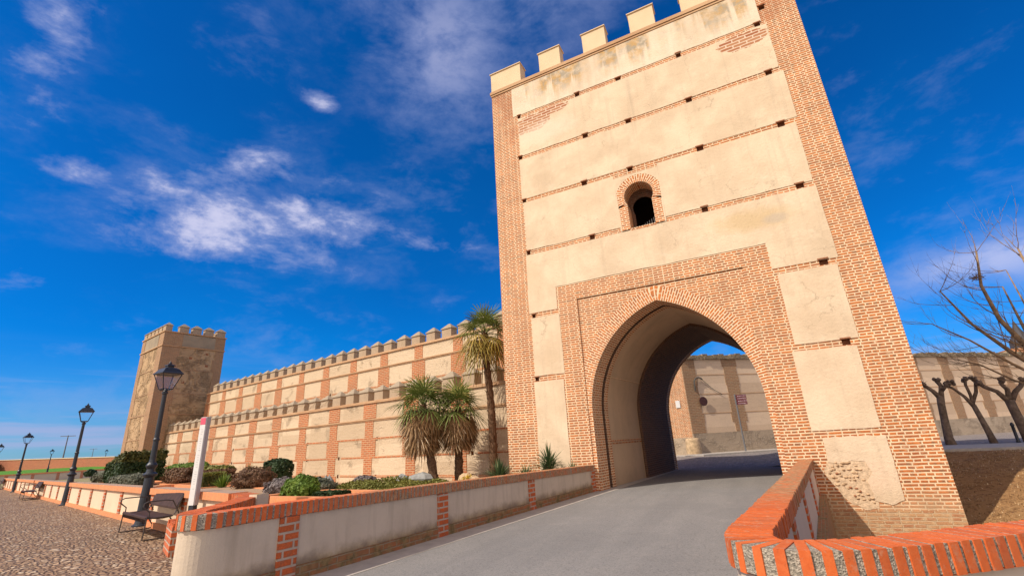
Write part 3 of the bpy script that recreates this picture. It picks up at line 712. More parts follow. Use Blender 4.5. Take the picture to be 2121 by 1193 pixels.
rows = [(13.76 + bh, 15.22, -6.45, 2.50), (11.86 + bh, 13.76 - bh, -6.25, 2.62), (9.98 + bh, 11.86 - bh, -6.30, 2.70), (7.88 + bh, 9.98 - bh, -6.25, 2.62), (6.41, 7.88 - bh, -6.30, 2.66)]
for z0, z1, x0, x1 in rows:
    if 7.9 < z0 < 8.1:
        panel(x0, WX0, z0, z1); panel(WX1, x1, z0, z1)
    else:
        panel(x0, x1, z0, z1)
panel(-6.31, -5.27, 5.55 + bh, 6.50, YF - .012, .014); panel(1.12, 2.67, 5.55 + bh, 6.50, YF - .012, .014)
panel(-6.25, -5.22, 3.41 + bh, 5.55 - bh); panel(-6.30, -5.27, -0.2, 3.41 - bh)
panel(1.22, 2.60, 3.41 + bh, 5.55 - bh); panel(1.12, 2.52, 1.27 + bh, 3.41 - bh)
def patch(P, Y=YF - .014, b=None, wob=.03):
    b = b or pb; Q = []
    for a, c in zip(P, P[1:] + P[:1]):
        n = max(1, int(math.hypot(c[0] - a[0], c[1] - a[1]) / .07))
        for i in range(n):
            x, z = a[0] + (c[0] - a[0]) * i / n, a[1] + (c[1] - a[1]) * i / n; Q.append((x + wob * hn(x, z, 7, 3), z + wob * hn(z, x, 7, 8)))
    b.face([(x, Y, z) for x, z in Q], 0, uv=Q)
    for (a, c) in zip(Q, Q[1:] + Q[:1]): b.face([(a[0], YF + .005, a[1]), (c[0], YF + .005, c[1]), (c[0], Y, c[1]), (a[0], Y, a[1])], 0)
patch([(1.30, 1.185), (1.30, .62), (1.62, .58), (1.78, .66), (2.02, .62), (2.1, .40), (1.98, .18), (2.02, -.22), (2.30, -.30), (2.56, -.22), (2.57, .4), (2.56, 1.185)])
# plaster left above / beside the window ring
WC, WZC, WR, WJ = -2.10, 8.98, 0.47, 0.40
def win_out(z): return 0.67 if z < WZC - 0.05 else (math.sqrt(max(0, 0.74 ** 2 - (z - WZC) ** 2)) if z > WZC + 0.31 else 0.67)
fill_around(pb, win_out, WC, WZ0 + .01, WZC + 0.739, WX0, WX1, WZ1, YF - 0.0135, 0, 20)
pb.build('plaster', M['gate_plaster'], gate, GO)
# big voussoir ring
ab = MB()
def ring_pts(cx, zs, r, e, w, nn):
    out = []
    amax = math.acos(e / r)
    for i in range(nn + 1):
        a = amax * i / nn
        ix, iz = -e + r * math.cos(a), r * math.sin(a); ox, oz = -e + (r + w) * math.cos(a), (r + w) * math.sin(a)
        # keep the outer edge on its side of the crown
        if i == nn: ox, oz = 0.0, math.sqrt((r + w) ** 2 - e * e)
        out.append((ix, iz, ox, oz, a * (r + w / 2)))
    return out
for sg in (-1, 1):
    P = ring_pts(CX, ZS, AR, AE, 0.45, 40)
    for a, b in zip(P, P[1:]):
        q = [(CX + sg * a[0], YF + .026, ZS + a[1]), (CX + sg * a[2], YF + .026, ZS + a[3]), (CX + sg * b[2], YF + .026, ZS + b[3]), (CX + sg * b[0], YF + .026, ZS + b[1])]
        uv = [(0, a[4]), (0.46, a[4]), (0.46, b[4]), (0, b[4])]
        if sg < 0: q.reverse(); uv.reverse()
        ab.face(q, 0, uv)
    # straight jamb bricks under the springing
    q = [(CX + sg * HW, YF + .026, 0), (CX + sg * (HW + .2), YF + .026, 0), (CX + sg * (HW + .2), YF + .026, ZS), (CX + sg * HW, YF + .026, ZS)]
    if sg < 0: q.reverse()
    ab.face(q, 0)
ab.build('arch_ring', M['ring_brick'], gate, GO)
# vault
def prof(Y, dr):
    cx = CX + 0.11 * (Y - YF); pts = []; n = 22
    pts.append((cx - (HW - dr), -0.3)); pts.append((cx - (HW - dr), ZS))
    r = AR - dr; am = math.acos(min(1, AE / r))
    for i in range(1, n + 1): a = am * i / n; pts.append((cx + AE - r * math.cos(a), ZS + r * math.sin(a)))
    L = pts[:]
    Rr = [(2 * cx - x, z) for x, z in reversed(L[:-1])]
    P = L + Rr; s = [0.0]
    for p, q in zip(P, P[1:]): s.append(s[-1] + math.hypot(q[0] - p[0], q[1] - p[1]))
    return P, s
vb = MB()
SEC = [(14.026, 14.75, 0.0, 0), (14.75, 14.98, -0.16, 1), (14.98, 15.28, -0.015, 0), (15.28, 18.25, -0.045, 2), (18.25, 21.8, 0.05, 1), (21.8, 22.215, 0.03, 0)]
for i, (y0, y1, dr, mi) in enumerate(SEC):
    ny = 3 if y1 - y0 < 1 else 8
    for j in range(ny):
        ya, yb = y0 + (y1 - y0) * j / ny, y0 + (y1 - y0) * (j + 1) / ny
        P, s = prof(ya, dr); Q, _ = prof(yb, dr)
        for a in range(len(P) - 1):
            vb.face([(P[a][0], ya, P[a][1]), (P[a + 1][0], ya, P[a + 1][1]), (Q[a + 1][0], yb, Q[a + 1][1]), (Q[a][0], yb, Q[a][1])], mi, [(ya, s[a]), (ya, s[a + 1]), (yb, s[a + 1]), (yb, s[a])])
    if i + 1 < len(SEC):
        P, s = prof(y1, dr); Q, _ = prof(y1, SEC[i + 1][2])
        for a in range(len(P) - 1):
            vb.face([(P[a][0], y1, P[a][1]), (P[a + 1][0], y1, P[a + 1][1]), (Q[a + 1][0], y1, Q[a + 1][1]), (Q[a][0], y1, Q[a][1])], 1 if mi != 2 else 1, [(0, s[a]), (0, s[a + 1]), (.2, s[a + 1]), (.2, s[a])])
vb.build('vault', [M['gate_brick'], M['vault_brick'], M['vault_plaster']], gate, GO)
# string lines inside the vault on both side walls
for zz in (1.25, 3.35):
    for sg in (-1, 1):
        sb = MB()
        for j in range(8):
            ya, yb = 15.28 + 2.97 * j / 8, 15.28 + 2.97 * (j + 1) / 8
            for dz in (0.0, 0.085):
                def px(y): return CX + 0.11 * (y - YF) + sg * (arch_hw(zz) + 0.045 - 0.012)
                q = [(px(ya), ya, zz + dz), (px(yb), yb, zz + dz), (px(yb), yb, zz + dz + .045), (px(ya), ya, zz + dz + .045)]
                sb.face(q)
        sb.build('vault_string', M['gate_brick'], gate, GO)
# window: ring, reveal, inner arch, shaft of dark room, grille
win = bpy.data.objects.new('window', None); C.objects.link(win); win.parent = gate; win.location = (WC - GO.x, 0, 7.83)
WO = Vector((WC, 14.0, 7.83))
rb2 = MB(); Yw = YF - 0.016
path = [(WJ, 7.83, 0.68, 7.83, 0.0)]
zj = WZC - 0.247
path.append((WJ, zj, 0.68, zj, zj - 7.83))
a0 = -math.asin(0.247 / WR)
for i in range(1, 25):
    a = a0 + (math.pi / 2 - a0) * i / 24
    path.append((WR * math.cos(a), WZC + WR * math.sin(a), max(0, 0.745 * math.cos(a)) if a > 0.35 else 0.70, WZC + 0.745 * math.sin(a), zj - 7.83 + (a - a0) * 0.6))
for sg in (-1, 1):
    for a, b in zip(path, path[1:]):
        q = [(WC + sg * a[0], Yw, a[1]), (WC + sg * a[2], Yw, a[3]), (WC + sg * b[2], Yw, b[3]), (WC + sg * b[0], Yw, b[1])]
        uv = [(0, a[4]), (.28, a[4]), (.28, b[4]), (0, b[4])]
        if sg < 0: q.reverse(); uv.reverse()
        rb2.face(q, 0, uv)
        for (y0, y1, k1) in ((Yw, YF + 0.55, 1.0),):
            q = [(WC + sg * a[0], y0, a[1]), (WC + sg * b[0], y0, b[1]), (WC + sg * b[0], y1, b[1]), (WC + sg * a[0], y1, a[1])]
            rb2.face(q, 1, [(y0, a[4]), (y0, b[4]), (y1, b[4]), (y1, a[4])])
for i in range(10):
    x = WC - WJ + 0.08 * i + .02
    rb2.box(x, x + .052, Yw - .006, YF + .5, 7.78, 7.85, 0)
rb2.box(WC - WJ - .02, WC + WJ + .03, Yw, YF + .55, 7.76, 7.84, 1)
rb2.build('frame', [M['ring_brick'], M['gate_brick']], win, WO)
db = MB(); s2 = 0.80
def win_in(z):
    z2 = z - 8.78; return 0.31 if z2 < -0.18 else math.sqrt(max(0, 0.36 ** 2 - z2 * z2))
fill_around(db, win_in, WC + 0.03, 7.84, 8.78 + .359, WC - .6, WC + .6, 9.6, YF + 0.55, 0, 16)
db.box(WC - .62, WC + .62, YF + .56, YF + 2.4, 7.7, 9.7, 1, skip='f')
db.build('inner_arch', [M['vault_brick'], M['dark']], win, WO)
gr = MB()
for i in range(9):
    x = WC - 0.30 + i * 0.075
    gr.tube([(x, YF + .50, 7.86), (x, YF + .50, 8.0 + .035 * i)], 0.009, 5)
for zz in (7.93, 8.05): gr.tube([(WC - .02 if zz > 8 else WC - .30, YF + .497, zz), (WC + .34, YF + .497, zz)], 0.009, 5)
gr.build('grille', M['grey_post'], win, WO)
# cornice under the battlements
co = MB()
co.box(XL - .02, XR + .02, YF - .035, YF + .02, 15.24, 15.30); co.box(XL - .05, XR + .05, YF - .06, YB1 + .03, 15.33, 15.44); co.box(XL - .03, XR + .03, YF - .03, YB1 + .02, 15.44, 15.50)
co.build('cornice', M['string'], gate, GO)
def merlon_mesh(w, d, h, cap, ov=0.04, name='merlon', mats=None, er=0.0, seed=0):
    b = MB(); r_ = random.Random(seed)
    nxs = 4; P = []
    b.box(-w / 2, w / 2, -d / 2, d / 2, 0, h, 0, skip='b')
    b.box(-w / 2 - ov, w / 2 + ov, -d / 2 - ov, d / 2 + ov, h, h + 0.035, 1)
    x, y = w / 2 + ov, d / 2 + ov; z = h + .035
    rx = max(0, (w - d)) / 2 * 0.6
    A = [(-x, -y, z), (x, -y, z), (x, y, z), (-x, y, z)]; T = [(-rx, 0, cap), (rx, 0, cap)]
    b.face([A[0], A[1], T[1], T[0]], 1); b.face([A[1], A[2], T[1]], 1); b.face([A[2], A[3], T[0], T[1]], 1); b.face([A[3], A[0], T[0]], 1)
    if er:
        for vi in range(8):
            vx, vy, vz = b.v[vi]
    me = b.mesh(name, mats)
    return me
gm = merlon_mesh(0.90, 0.45, 0.92, 1.14, mats=[M['gate_merlon'], M['gate_merlon']])
gmc = merlon_mesh(1.38, 0.50, 0.92, 1.14, mats=[M['gate_merlon'], M['gate_merlon']])
for i, x in enumerate([-4.70, -2.85, -1.03, 0.78]):
    put('merlon', gm, gate, Vector((x, YF + .23, 15.48)) - GO)
put('merlon', gmc, gate, Vector((XL + .69, YF + .25, 15.48)) - GO); put('merlon', gmc, gate, Vector((XR - .69, YF + .25, 15.48)) - GO)
for x in (-5.8, -3.9, -1.93, 0.0, 1.9): put('merlon', gm, gate, Vector((x, YB1 - .23, 15.48)) - GO)
for sx in (XL + .23, XR - .23):
    for y in (16.1, 17.9): put('merlon', gm, gate, Vector((sx, y, 15.48)) - GO, R(90))
# foot of the tower: broken plaster that shows the rubble core
rk = MB(); rr = random.Random(5)
sp = MB(); patch([(1.22, .60), (1.18, .30), (1.5, -.25), (1.78, -.42), (2.08, -.38), (2.06, .18), (2.14, .42), (2.05, .66), (1.78, .72), (1.6, .62)], YF - .007, sp, .05); sp.build('core_mortar', M['sand'], gate, GO)
def rock(b, c, r, mi=0, seed=0, flat=0.7):
    q = random.Random(seed); rings = []
    n = 7; off = [q.uniform(0.8, 1.2) for _ in range(n)]
    for t in (0.15, 0.6, 0.95, 1.0, 0.75, 0.3):
        pass
    for lat in (-75, -35, 0, 35, 75):
        a = R(lat); rings.append([(c[0] + r[0] * math.cos(a) * math.cos(2 * math.pi * j / n) * off[j], c[1] + r[1] * math.cos(a) * math.sin(2 * math.pi * j / n) * off[(j + 2) % n], c[2] + r[2] * math.sin(a) * off[(j + 4) % n]) for j in range(n)])
    b.tube_rings(rings, mi)
pts = [(1.30 + 0.085 * i + rr.uniform(-.03, .03), 0.64 - .08 * j - rr.uniform(0, .04)) for i in range(9) for j in range(12)]
for x, z in pts:
    inside = (z > 0.30 - 0.25 * (x - 1.3)) and z < 0.62 + 0.05 * math.sin(x * 9) or (x > 1.35 and x < 2.02 and z > -0.30 and abs(z - (0.35 - 0.95 * (x - 1.35))) < 0.24)
    if not inside or (x > 1.9 and z > -.05) or rr.random() < .30: continue
    rock(rk, (x, YF - 0.006, z), (rr.uniform(.025, .055), rr.uniform(.015, .035), rr.uniform(.02, .036)), 0 if rr.random() < .85 else 1, rr.random())
rk.build('rubble_core', [M['core_stone'], M['hole']], gate, GO, smooth=True)

# ================================================================== low parapets that follow a path
def resample(P, step):
    P = [Vector((p[0], p[1])) for p in P]; out = [P[0].copy()]; carry = 0.0
    for a, b in zip(P, P[1:]):
        L = (b - a).length; d = step - carry
        while d <= L: out.append(a.lerp(b, d / L)); d += step
        carry = L - (d - step)
    if (out[-1] - P[-1]).length > step * .3: out.append(P[-1].copy())
    return out
def smooth_path(P, n=6):
    P = [Vector(p) for p in P]
    for _ in range(n):
        Q = [P[0]]
        for a, b in zip(P, P[1:]): Q += [a.lerp(b, .25), a.lerp(b, .75)]
        Q.append(P[-1]); P = Q
        if len(P) > 400: break
    return P
def frames(P):
    out = []; s = 0.0
    for i, p in enumerate(P):
        t = (P[min(i + 1, len(P) - 1)] - P[max(i - 1, 0)]).normalized()
        if i: s += (p - P[i - 1]).length
        out.append((p, t, Vector((-t.y, t.x)), s))
    return out
def strip_wall(mb, fr, off0, off1, z0, z1, mi=0, ends=True, top=True):
    f0 = z0 if callable(z0) else (lambda p: z0); f1 = z1 if callable(z1) else (lambda p: z1)
    for (p, t, n, s), (q, u, m, r) in zip(fr, fr[1:]):
        a0, a1 = p + n * off0, p + n * off1; b0, b1 = q + m * off0, q + m * off1
        for A, B, rev in ((a0, b0, False), (a1, b1, True)):
            quad = [(A.x, A.y, f0(p)), (B.x, B.y, f0(q)), (B.x, B.y, f1(q)), (A.x, A.y, f1(p))]; uv = [(s, f0(p)), (r, f0(q)), (r, f1(q)), (s, f1(p))]
            if rev: quad.reverse(); uv.reverse()
            mb.face(quad, mi, uv)
        if top:
            mb.face([(a0.x, a0.y, f1(p)), (b0.x, b0.y, f1(q)), (b1.x, b1.y, f1(q)), (a1.x, a1.y, f1(p))], mi, [(s, 0), (r, 0), (r, .3), (s, .3)])
            mb.face([(a1.x, a1.y, f0(p)), (b1.x, b1.y, f0(q)), (b0.x, b0.y, f0(q)), (a0.x, a0.y, f0(p))], mi, [(s, 0), (r, 0), (r, .3), (s, .3)])
    if ends:
        for (p, t, n, s) in (fr[0], fr[-1]):
            a0, a1 = p + n * off0, p + n * off1
            mb.face([(a0.x, a0.y, f0(p)), (a1.x, a1.y, f0(p)), (a1.x, a1.y, f1(p)), (a0.x, a0.y, f1(p))], mi, [(0, f0(p)), (.2, f0(p)), (.2, f1(p)), (0, f1(p))])
def cap_bricks(name_b, P, pitch, ztop, half, th, thick, parent, org, seed=1, stop=None, gap=0.0):
    """bricks on edge laid across the wall, each a little box, over a band of mortar"""
    fr = frames(resample(P, pitch)); rn = random.Random(seed)
    bb = MB(); mm = MB()
    fine = frames(resample(P, 0.05))
    strip_wall(mm, fine, -half + .006, half - .006, lambda p: ztop(p) - th + .006, lambda p: ztop(p) - .005)
    for p, t, n, s in fr[1:]:
        j = rn.uniform(-.004, .004); k = rn.uniform(-.004, .004); dz = rn.uniform(-.003, .003)
        ang = rn.uniform(-.03, .03); tt = Vector((t.x * math.cos(ang) - t.y * math.sin(ang), t.x * math.sin(ang) + t.y * math.cos(ang))); nn = Vector((-tt.y, tt.x))
        c = p + n * j; z = ztop(p)
        bb.obox((c.x, c.y, z), (tt.x, tt.y), (nn.x, nn.y), thick / 2 + k * .4, half + k * .6, -th + dz, dz, 0, tint=rn.uniform(.02, 1))
    mm.build('mortar', M['mortar'], parent, org)
    return bb.build(name_b, M['cap_brick'], parent, org)

# ---- left parapet: from the gate towards the camera, round the end and back to the plaza wall
PL = [(-4.69, 13.98), (-5.30, 7.30), (-5.46, 5.36), (-5.56, 4.45)]
PLc = smooth_path([(-5.56, 4.45), (-5.62, 3.78), (-5.68, 3.44), (-5.92, 3.40), (-6.12, 3.62), (-6.42, 4.12), (-6.90, 4.70)], 4)
PLr = [(-6.90, 4.70), (-7.25, 5.05)]
left_path = [Vector(p[:2]) for p in PL] + PLc[1:] + [Vector(p) for p in PLr[1:]]
def ztl(p):
    if p.x < -5.9: return 0.905
    return 0.91 - 0.18 * sstep(0, 1, (p.y - 4.4) / 9.6) if p.y < 14 and p.y > 4.4 else 0.91
def ztl(p):
    if p.y < 4.4 or p.x < -5.75: return 0.905
    t = (p.y - 4.4) / 9.5; return 0.905 - 0.175 * t
LO = Vector((-5.5, 4.9, 0))
lp = thing('parapet', 'low rendered parapet with brick cap left of the road, with a rounded near end', 'parapet wall', LO)
fl = frames(resample(left_path, 0.03))
b = MB(); strip_wall(b, fl, -0.10, 0.10, -0.3, lambda p: ztl(p) - 0.16); b.build('wall_core', M['parapet'], lp, LO)
b = MB(); fs = [f for f in fl if f[3] < 10.4]; strip_wall(b, fs, 0.02, 0.125, -0.3, 0.17); b.build('plinth', M['plinth'], lp, LO)
def pillars(b, fr, at, w, o0, o1, z0, z1f):
    for s in at:
        f = min(fr, key=lambda q: abs(q[3] - s)); p, t, n, _ = f
        c = p + n * ((o0 + o1) / 2); b.obox((c.x, c.y, 0), (t.x, t.y), (n.x, n.y), w / 2, (o1 - o0) / 2, z0, z1f(p), 0)
for s in (0.10, 3.62, 6.72, 9.62):
    b = MB(); pillars(b, fl, [s], 0.26, 0.0, 0.128, -0.3, lambda p: ztl(p) - 0.162); b.build('brick_pillar', M['low_brick'], lp, LO)
cap_bricks('cap', left_path, 0.078, ztl, 0.135, 0.155, 0.052, lp, LO, 4)

# ---- right parapet
PR1 = [(leg1x(13.98), 13.98), (leg1x(4.4), 4.4)]
PRc = smooth_path([(leg1x(4.4), 4.4), (-0.19, 3.62), (-0.20, 3.40), (-0.10, 3.24), (0.12, 3.20), (0.38, 3.33), (0.66, 3.52)], 4)
PR2 = [(0.66, 3.52), (1.24, 3.98), (2.2, 4.62), (4.4, 6.07), (7.5, 8.12)]
right_path = [Vector(p) for p in PR1] + PRc[1:] + [Vector(p) for p in PR2[1:]]
def ztr(p):
    if p.y < 4.0 or p.x > leg1x(p.y) + .25: return 0.86
    return 0.86 - 0.15 * (p.y - 4.0) / 10
RO = Vector((0.4, 5, 0))
rp = thing('parapet', 'low parapet with bright orange brick cap bending round the right foreground corner', 'parapet wall', RO)
frr = frames(resample(right_path, 0.03))
LR1 = 9.9
b = MB(); strip_wall(b, frr, -0.095, 0.095, -1.6, lambda p: ztr(p) - 0.16); b.build('wall_core', M['pale'], rp, RO)
for s in (0.12, 3.1, 6.2, 8.6, 12.4, 15.6):
    b = MB(); pillars(b, frr, [s], 0.27, -0.118, 0.118, -1.6, lambda p: ztr(p) - 0.162); b.build('brick_pillar', M['low_brick'], rp, RO)
b = MB(); fs = [f for f in frr if f[3] < 9.3]
strip_wall(b, fs, 0.06, 0.24, -1.6, -0.08); b.build('brick_footing', M['plinth'], rp, RO)
b = MB(); fs = [f for f in frr if f[3] < 9.3]
strip_wall(b, fs, -0.125, -0.03, -.3, 0.15); b.build('plinth', M['plinth'], rp, RO)
cap_bricks('cap', right_path, 0.079, ztr, 0.135, 0.15, 0.053, rp, RO, 9)

# ---- plaza wall segments: cream panels between brick piers
def pw_y(x): return 7.85 - 0.2465 * (x + 17.33)
pang = math.atan(-0.2465)
def plaza_wall(x0, x1, n, label, z0=0.0, lim=0.86):
    L = (x1 - x0) / math.cos(pang); o = Vector((x0, pw_y(x0), z0))
    t = thing('plaza_wall', label, 'low wall', o, pang, 'panelled wall segments along the cobbled plaza')
    b = MB(); b.box(0.02, L - .02, 0.02, 0.20, -.1, 0.73); b.build('panel', M['plaza_panel'], t)
    b = MB(); b.box(0, L, -0.035, 0.22, -.1, 0.13); b.build('plinth', M['soldier_brick'], t)
    b = MB(); b.box(-0.03, L + .03, -0.055, 0.275, 0.732, 0.875, 0, skip='t'); b.face([(-.03, -.055, .875), (L + .03, -.055, .875), (L + .03, .275, .875), (-.03, .275, .875)], 1, [(v, u_) for u_, v in ((-.03, 0), (L, 0), (L, .3), (-.03, .3))][:0] or None); b.build('cap', [M['soldier_brick'], M['cap_top']], t)
    for i in range(n + 1):
        xc = 0.11 + (L - .22) * i / n; b = MB(); b.box(xc - .11, xc + .11, -0.018, 0.215, 0.12, 0.731); b.build('brick_pier', M['low_brick'], t)
    return t
PO = 'beside the black street lamps'
plaza_wall(-13.75, -8.75, 2, 'short cream panelled wall between the nearest lamp and the rounded parapet end')
plaza_wall(-25.75, -14.55, 5, 'cream panelled low wall between the two nearest street lamps')
plaza_wall(-37.6, -26.5, 5, 'cream panelled low wall just beyond the second nearest street lamp')
plaza_wall(-48.1, -38.1, 4, 'cream panelled low wall behind the second bench, ending at the third lamp')
plaza_wall(-60.0, -48.9, 5, 'farthest cream panelled low wall at the left edge, beyond the third lamp')
# joining wall from the plaza wall to the rounded end
JO = Vector((-8.2, 5.6, 0)); b = MB()
b2 = frames(resample([(-8.72, 5.88), (-8.35, 5.72), (-7.95, 5.62), (-7.52, 5.42)], .2))
strip_wall(b2 and b, b2, -0.10, 0.10, -.1, 0.72)
jw = thing('joining_wall', 'short brick capped wall linking the plaza wall to the rounded parapet end', 'low wall', JO)
b.build('panel', M['plaza_panel'], jw, JO)
cap_bricks('cap', [(-8.72, 5.88), (-8.35, 5.72), (-7.95, 5.62), (-7.52, 5.42)], 0.075, lambda p: .86, .15, .14, .055, jw, JO, 6)
b = MB(); b.box(-.09, .09, -.10, .10, 0, 0.935); e = b.build('end_post', M['parapet'], jw, (0, 0, 0), loc=Vector((-6.98, 5.02, 0)) - JO)

# ---- low brick stub beside the rounded end
SO = Vector((-9.20, 5.22, 0))
st_ = thing('brick_stub', 'knee high red brick stub standing on the cobbles beside the rounded parapet end', 'brick pier', SO, R(-23))
b = MB(); b.box(-0.45, 0.42, -.18, .18, 0, 0.45); b.build('brick_block', M['low_brick'], st_)
b = MB(); rr = random.Random(2)
for i in range(6):
    b.obox((-0.36 + .15 * i, 0, .45), (1, 0), (0, 1), .055, .165 + rr.uniform(-.015, .01), 0.0, .035 + rr.uniform(0, .02), 0, tint=rr.random())
b.build('top_brick', M['cap_brick'], st_)

# ================================================================== long walls
def wall_front(mb, x0, x1, z0, z1, holes, mi=0, d=0.16, hm=1, y=0.0):
    xs = [x0, x1] + [v for h in holes for v in h[:2]]; zs = [z0, z1] + [v for h in holes for v in h[2:]]
    grid_front(mb, xs, zs, holes, y, lambda a, b: mi)
    for a, b_, c, e in holes:
        mb.face([(a, y + d, c), (b_, y + d, c), (b_, y + d, e), (a, y + d, e)], hm)
        mb.face([(a, y, c), (b_, y, c), (b_, y + d, c), (a, y + d, c)], hm); mb.face([(a, y + d, e), (b_, y + d, e), (b_, y, e), (a, y, e)], hm)
        mb.face([(a, y, c), (a, y + d, c), (a, y + d, e), (a, y, e)], hm); mb.face([(b_, y + d, c), (b_, y, c), (b_, y, e), (b_, y + d, e)], hm)
mer = [merlon_mesh(0.72, 0.46, 0.48, 0.80, .045, 'merlon', [M['merlon_stone'], M['merlon_cap']])]
def rough_merlon(w, d, h, cap, seed):
    b = MB(); q = random.Random(seed); n = 5
    def P(i, j, k):
        x = -w / 2 + w * i / n; y = -d / 2 + d * j / 3; z = h * k / n
        e = 0.05 * hn(i * 1.3 + seed, j * 1.7 + k * 1.1, 1.0, seed); ee = 1.0 if 0 < k < n else .3
        return (x + (e * ee if i in (0, n) else 0) - (.03 if i in (n,) and k < 3 else 0), y + (abs(e) * 1.2 * ee if j == 0 else 0), z)
    for k in range(n):
        for i in range(n):
            b.face([P(i, 0, k), P(i + 1, 0, k), P(i + 1, 0, k + 1), P(i, 0, k + 1)], 0); b.face([P(i + 1, 3, k), P(i, 3, k), P(i, 3, k + 1), P(i + 1, 3, k + 1)], 0)
        for j in range(3):
            b.face([P(n, j, k), P(n, j + 1, k), P(n, j + 1, k + 1), P(n, j, k + 1)], 0); b.face([P(0, j + 1, k), P(0, j, k), P(0, j, k + 1), P(0, j + 1, k + 1)], 0)
    x, y = w / 2 + .04, d / 2 + .04
    b.box(-x, x, -y, y, h - .01, h + .03, 1); A = [(-x, -y, h + .03), (x, -y, h + .03), (x, y, h + .03), (-x, y, h + .03)]; T = (q.uniform(-.04, .04), 0, cap)
    for i in range(4): b.face([A[i], A[(i + 1) % 4], T], 1)
    return b.mesh('merlon', [M['merlon_stone'], M['merlon_cap']])
rough = [rough_merlon(0.72, 0.44, 0.48, 0.78, s) for s in (1, 2, 3, 4, 5)]
def mudejar(name, label, cat, org, rz, L, ztop, rows, pil, lines, nm, mspace, mfirst, zbase, roughset, extra_z=0.10, y_thick=1.1):
    """pil: (centre s measured from the right end, row widths).  local x = -s"""
    t = thing(name, label, cat, (org[0], org[1], 0), rz)
    holes_ = []
    rn = random.Random(len(label))
    for s in pil:
        for zz in lines:
            if rn.random() < .75:
                x = -s + 0.56 + .09; holes_.append((x - .07, x + .07, zz - .07 - .02, zz + .07))
    holes_ = [h for h in holes_ if h[1] < -.1 and h[0] > -L]
    b = MB(); wall_front(b, -L, 0, zbase, ztop - .02, holes_)
    b.face([(0, 0, zbase), (0, y_thick, zbase), (0, y_thick, ztop), (0, 0, ztop)]); b.face([(-L, y_thick, zbase), (-L, 0, zbase), (-L, 0, ztop), (-L, y_thick, ztop)])
    b.face([(0, y_thick, zbase), (-L, y_thick, zbase), (-L, y_thick, ztop), (0, y_thick, ztop)]); b.face([(-L, 0, ztop - .02), (0, 0, ztop - .02), (0, y_thick, ztop - .02), (-L, y_thick, ztop - .02)])
    b.build('wall_face', [M['rubble'], M['hole']], t)
    for s in pil:
        b = MB()
        for (z0, z1, w) in rows:
            ww = w / 2 + rn.uniform(-.02, .02); b.box(max(-L, -s - ww), min(-.01, -s + ww), -0.022, 0.05, z0, z1)
        b.build('brick_pilaster', M['wall_brick'], t)
    for zz in lines:
        b = MB(); n = int(L / .5)
        for i in range(n):
            xa, xb = -L + L * i / n, -L + L * (i + 1) / n; wz = .012 * hn(xa, zz, 1.0, 3); wz2 = .012 * hn(xb, zz, 1.0, 3)
            f = [(xa, -.016, zz - .045 + wz), (xb, -.016, zz - .045 + wz2), (xb, -.016, zz + .045 + wz2), (xa, -.016, zz + .045 + wz)]
            if any(h[0] < (xa + xb) / 2 < h[1] + .0 and h[2] < zz < h[3] for h in holes_): continue
            b.face(f); b.face([(xa, .01, f[3][2]), (xa, -.016, f[3][2]), (xb, -.016, f[2][2]), (xb, .01, f[2][2])]); b.face([(xa, -.016, f[0][2]), (xa, .01, f[0][2]), (xb, .01, f[1][2]), (xb, -.016, f[1][2])])
        b.build('brick_string', M['wall_brick'], t)
    for zz, pr, h in ((ztop - .07, .085, .065), (ztop, .05, .05), (ztop - .90, .075, .055), (ztop - .955, .045, .05)):
        b = MB(); n = int(L / 1.2)
        for i in range(n):
            xa, xb = -L + L * i / n, -L + L * (i + 1) / n; w0 = .010 * hn(xa, 1, .6, 1); w1 = .010 * hn(xb, 1, .6, 1)
            z0, z1 = zz - h / 2, zz + h / 2
            b.face([(xa, -pr, z0 + w0), (xb, -pr, z0 + w1), (xb, -pr, z1 + w1), (xa, -pr, z1 + w0)]); b.face([(xa, -pr, z1 + w0), (xb, -pr, z1 + w1), (xb, .1, z1 + w1), (xa, .1, z1 + w0)]); b.face([(xb, -pr, z0 + w1), (xa, -pr, z0 + w0), (xa, .1, z0 + w0), (xb, .1, z0 + w1)])
        b.build('cornice', M['string'], t)
    for i in range(nm):
        s = mfirst + mspace * i
        if s > L - .3: break
        me = rn.choice(rough) if (roughset[0] < s < roughset[1]) else mer[0]
        o = put('merlon', me, t, (-s, .26 + .0, ztop + .02), rn.uniform(-.02, .02), (rn.uniform(.95, 1.04), 1, rn.uniform(.94, 1.05)))
    return t
lrows = [(3.02, 3.80, 1.06), (2.02, 2.90, .68), (1.165, 2.02, 1.10), (0.29, 1.165, .66), (-.6, .29, 1.0)]
lower = mudejar('curtain_wall', 'lower battlemented wall of tan panels and brick piers behind the palms and garden', 'town wall', (-7.4, 16.5), R(169.8 - 180), 38.9, 3.86, lrows,
                [4.0 + 3.16 * k for k in range(11)] + [0.5], [2.02, 1.165, 0.29], 31, 1.245, 1.0, -.6, (14.5, 27))
urows = [(6.27, 7.15, .66), (0, 6.23, 1.02)]
upper = mudejar('curtain_wall', 'higher battlemented rear wall rising above the lower one up to the far tower', 'town wall', (-7.4, 19.5), R(170.85 - 180), 37.2, 7.15, urows,
                [3.2 + 3.05 * k for k in range(12)], [5.1], 30, 1.245, .9, 0, (100, 100), y_thick=1.3)

